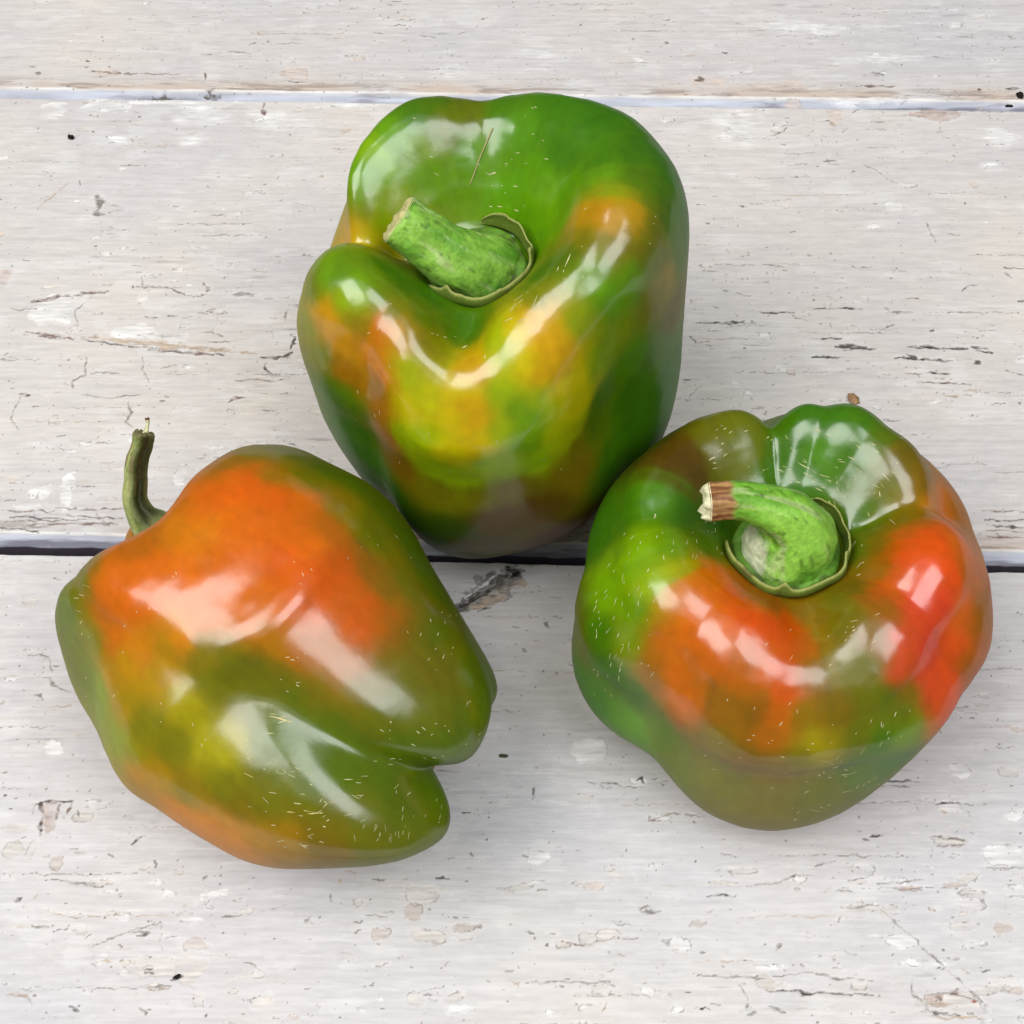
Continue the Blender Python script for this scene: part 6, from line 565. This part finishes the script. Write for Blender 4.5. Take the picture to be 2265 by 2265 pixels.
LABELS = {
 'p1': "tallest bell pepper, green and yellow, standing at the back with a thick stem leaning left",
 'p2': "bell pepper lying on its side at the left, orange and olive, thin stem pointing up",
 'p3': "squat green bell pepper with red-orange patches standing at the right, hooked stem"}
STYLE = {
 'p1': dict(cr=1.12, rim_h=.42, rim=(-150, 85), spikes=(-5, 200, -120), sc=('5f9a2a', '8fbf4a'), end='b9b37a', ridge=.05, lift=.36, cal=(-.10, -.26)),
 'p3': dict(cr=1.17, rim_h=.42, rim=(-185, 70), spikes=(-25, -100, 170, 55), sc=('5f9c22', '92c94a'), end='d9d6b0', ridge=.04, dry=.80, lift=.38, cal=(0, -.12), rag=1.6, pale=((-.9, -.3, .1), .42, .22)),
 'p2': dict(cr=.85, rim_h=.2, rim=(-180, 170), spikes=(30, 120), sc=('77853f', 'a9b06c'), end='6f6a48', ridge=.10, lift=.1, flute=.6, flute_dir=(.9, -.3, .5))}
PEP = {}
for i, k in enumerate(('p1', 'p2', 'p3')):
    PEP[k] = pepper(k, LABELS[k], GROOVES[k], SHAPE[k], SAMPLES[k], FLECKS[k], SCARS[k], STEMS[k], STYLE[k], {'p1': 1, 'p2': 2, 'p3': 3}[k])

# torn fibre at the tip of the thin stem
def lump(name, r, mat, colr, seed, loc, label=None, cat=None, squash=(1, 1, .7), parent=None, rot=0.):
    n, k = 14, 20
    ph = np.linspace(0, math.pi, n); th = np.linspace(0, 2 * math.pi, k, endpoint=False); T, P = np.meshgrid(th, ph)
    d = np.stack([np.sin(P) * np.cos(T), np.sin(P) * np.sin(T), np.cos(P)], -1)
    v = d * (r * (1 + .38 * fbm3(d * 1.7 + seed * 9, 4)))[..., None] * np.array(squash)
    c, s_ = math.cos(rot), math.sin(rot); v = v @ np.array([[c, s_, 0], [-s_, c, 0], [0, 0, 1]])
    v = v.reshape(-1, 3); v[:, 2] -= v[:, 2].min()
    col = np.tile(hx(colr), (n * k, 1)) * (1 + .35 * fbm3(v / r * 1.2 + seed, 3))[:, None]
    o = mesh_obj(name, v * CM, grid_faces(n, k)[:, ::-1], mat, parent, np.clip(col, .003, .9))
    o.location = Vector(loc) * CM
    if label: tag(o, label, cat, "dark crumbs scattered on the table" if cat == "crumb" else None)
    return o
root2 = PEP['p2'][0]; st2 = [o for o in root2.children if o.name.startswith('stem')][0]
e = np.array(STEMS['p2'][-1][:3]); M2 = PEP['p2'][3]; upw = M2.T @ np.array([.06, .72, .45]); upw /= np.linalg.norm(upw)
rgt = M2.T @ np.array([1., 0, 0])
V, TH, UU, *_ = tube([[*(e + rgt * .02), .07], [*(e + upw * .12 + rgt * .05), .045], [*(e + upw * .26 + rgt * .06), .035], [*(e + upw * .36 + rgt * .03), .05]], 10, 16, lambda T, U: 1 + .2 * np.cos(3 * T + 5 * U))
mesh_obj("torn_fibre", V * CM, grid_faces(16, 10), M_DRY, st2, np.where((UU > .8)[:, None], hx('6b3a1c'), hx('c8c79a')))

crumb = lump("crumb", .085, M_DRY, '141110', 3, TP[0], "tiny black crumb on the plank left of the tallest pepper", "crumb", (1, .9, .7))
crumb = lump("crumb", .10, M_DRY, '1c1512', 5, TP[1], "small black crumb in the far plank joint at the right edge", "crumb", (1.1, 1.2, .9))
crumb = lump("crumb", .07, M_DRY, '241c1c', 6, TP[2], "smaller dark crumb just left of the black crumb in the far joint", "crumb", (1.6, .7, .6))
husk = lump("husk", .12, M_DRY, 'a5825f', 8, TP[3], "curled light brown husk on the plank behind the squat right pepper", "husk", (1.0, 1.5, .5), rot=.6)
crumb = lump("crumb", .055, M_DRY, '4c4d38', 9, TP[4], "small olive crumb between the lying pepper and the squat right pepper", "crumb", (1.8, .8, .5))
crumb = lump("crumb", .042, M_DRY, '161312', 12, TP[5], "black crumb below the lying pepper near the bottom left", "crumb", (1.9, .9, .6), rot=.4)
# dry fibre lying on the shoulder of the tallest pepper
FP = np.array(FIBRE); V, TH, UU, *_ = tube(np.c_[FP, np.full(len(FP), .016)], 8, 40, lambda T, U: 1 - .5 * U)
fo = mesh_obj("dry_fibre", V * CM, grid_faces(40, 8), M_DRY, None, np.tile(hx('b9a877'), (len(V), 1)))
tag(fo, "thin straw-coloured fibre lying across the back shoulder of the tallest pepper", "fibre")
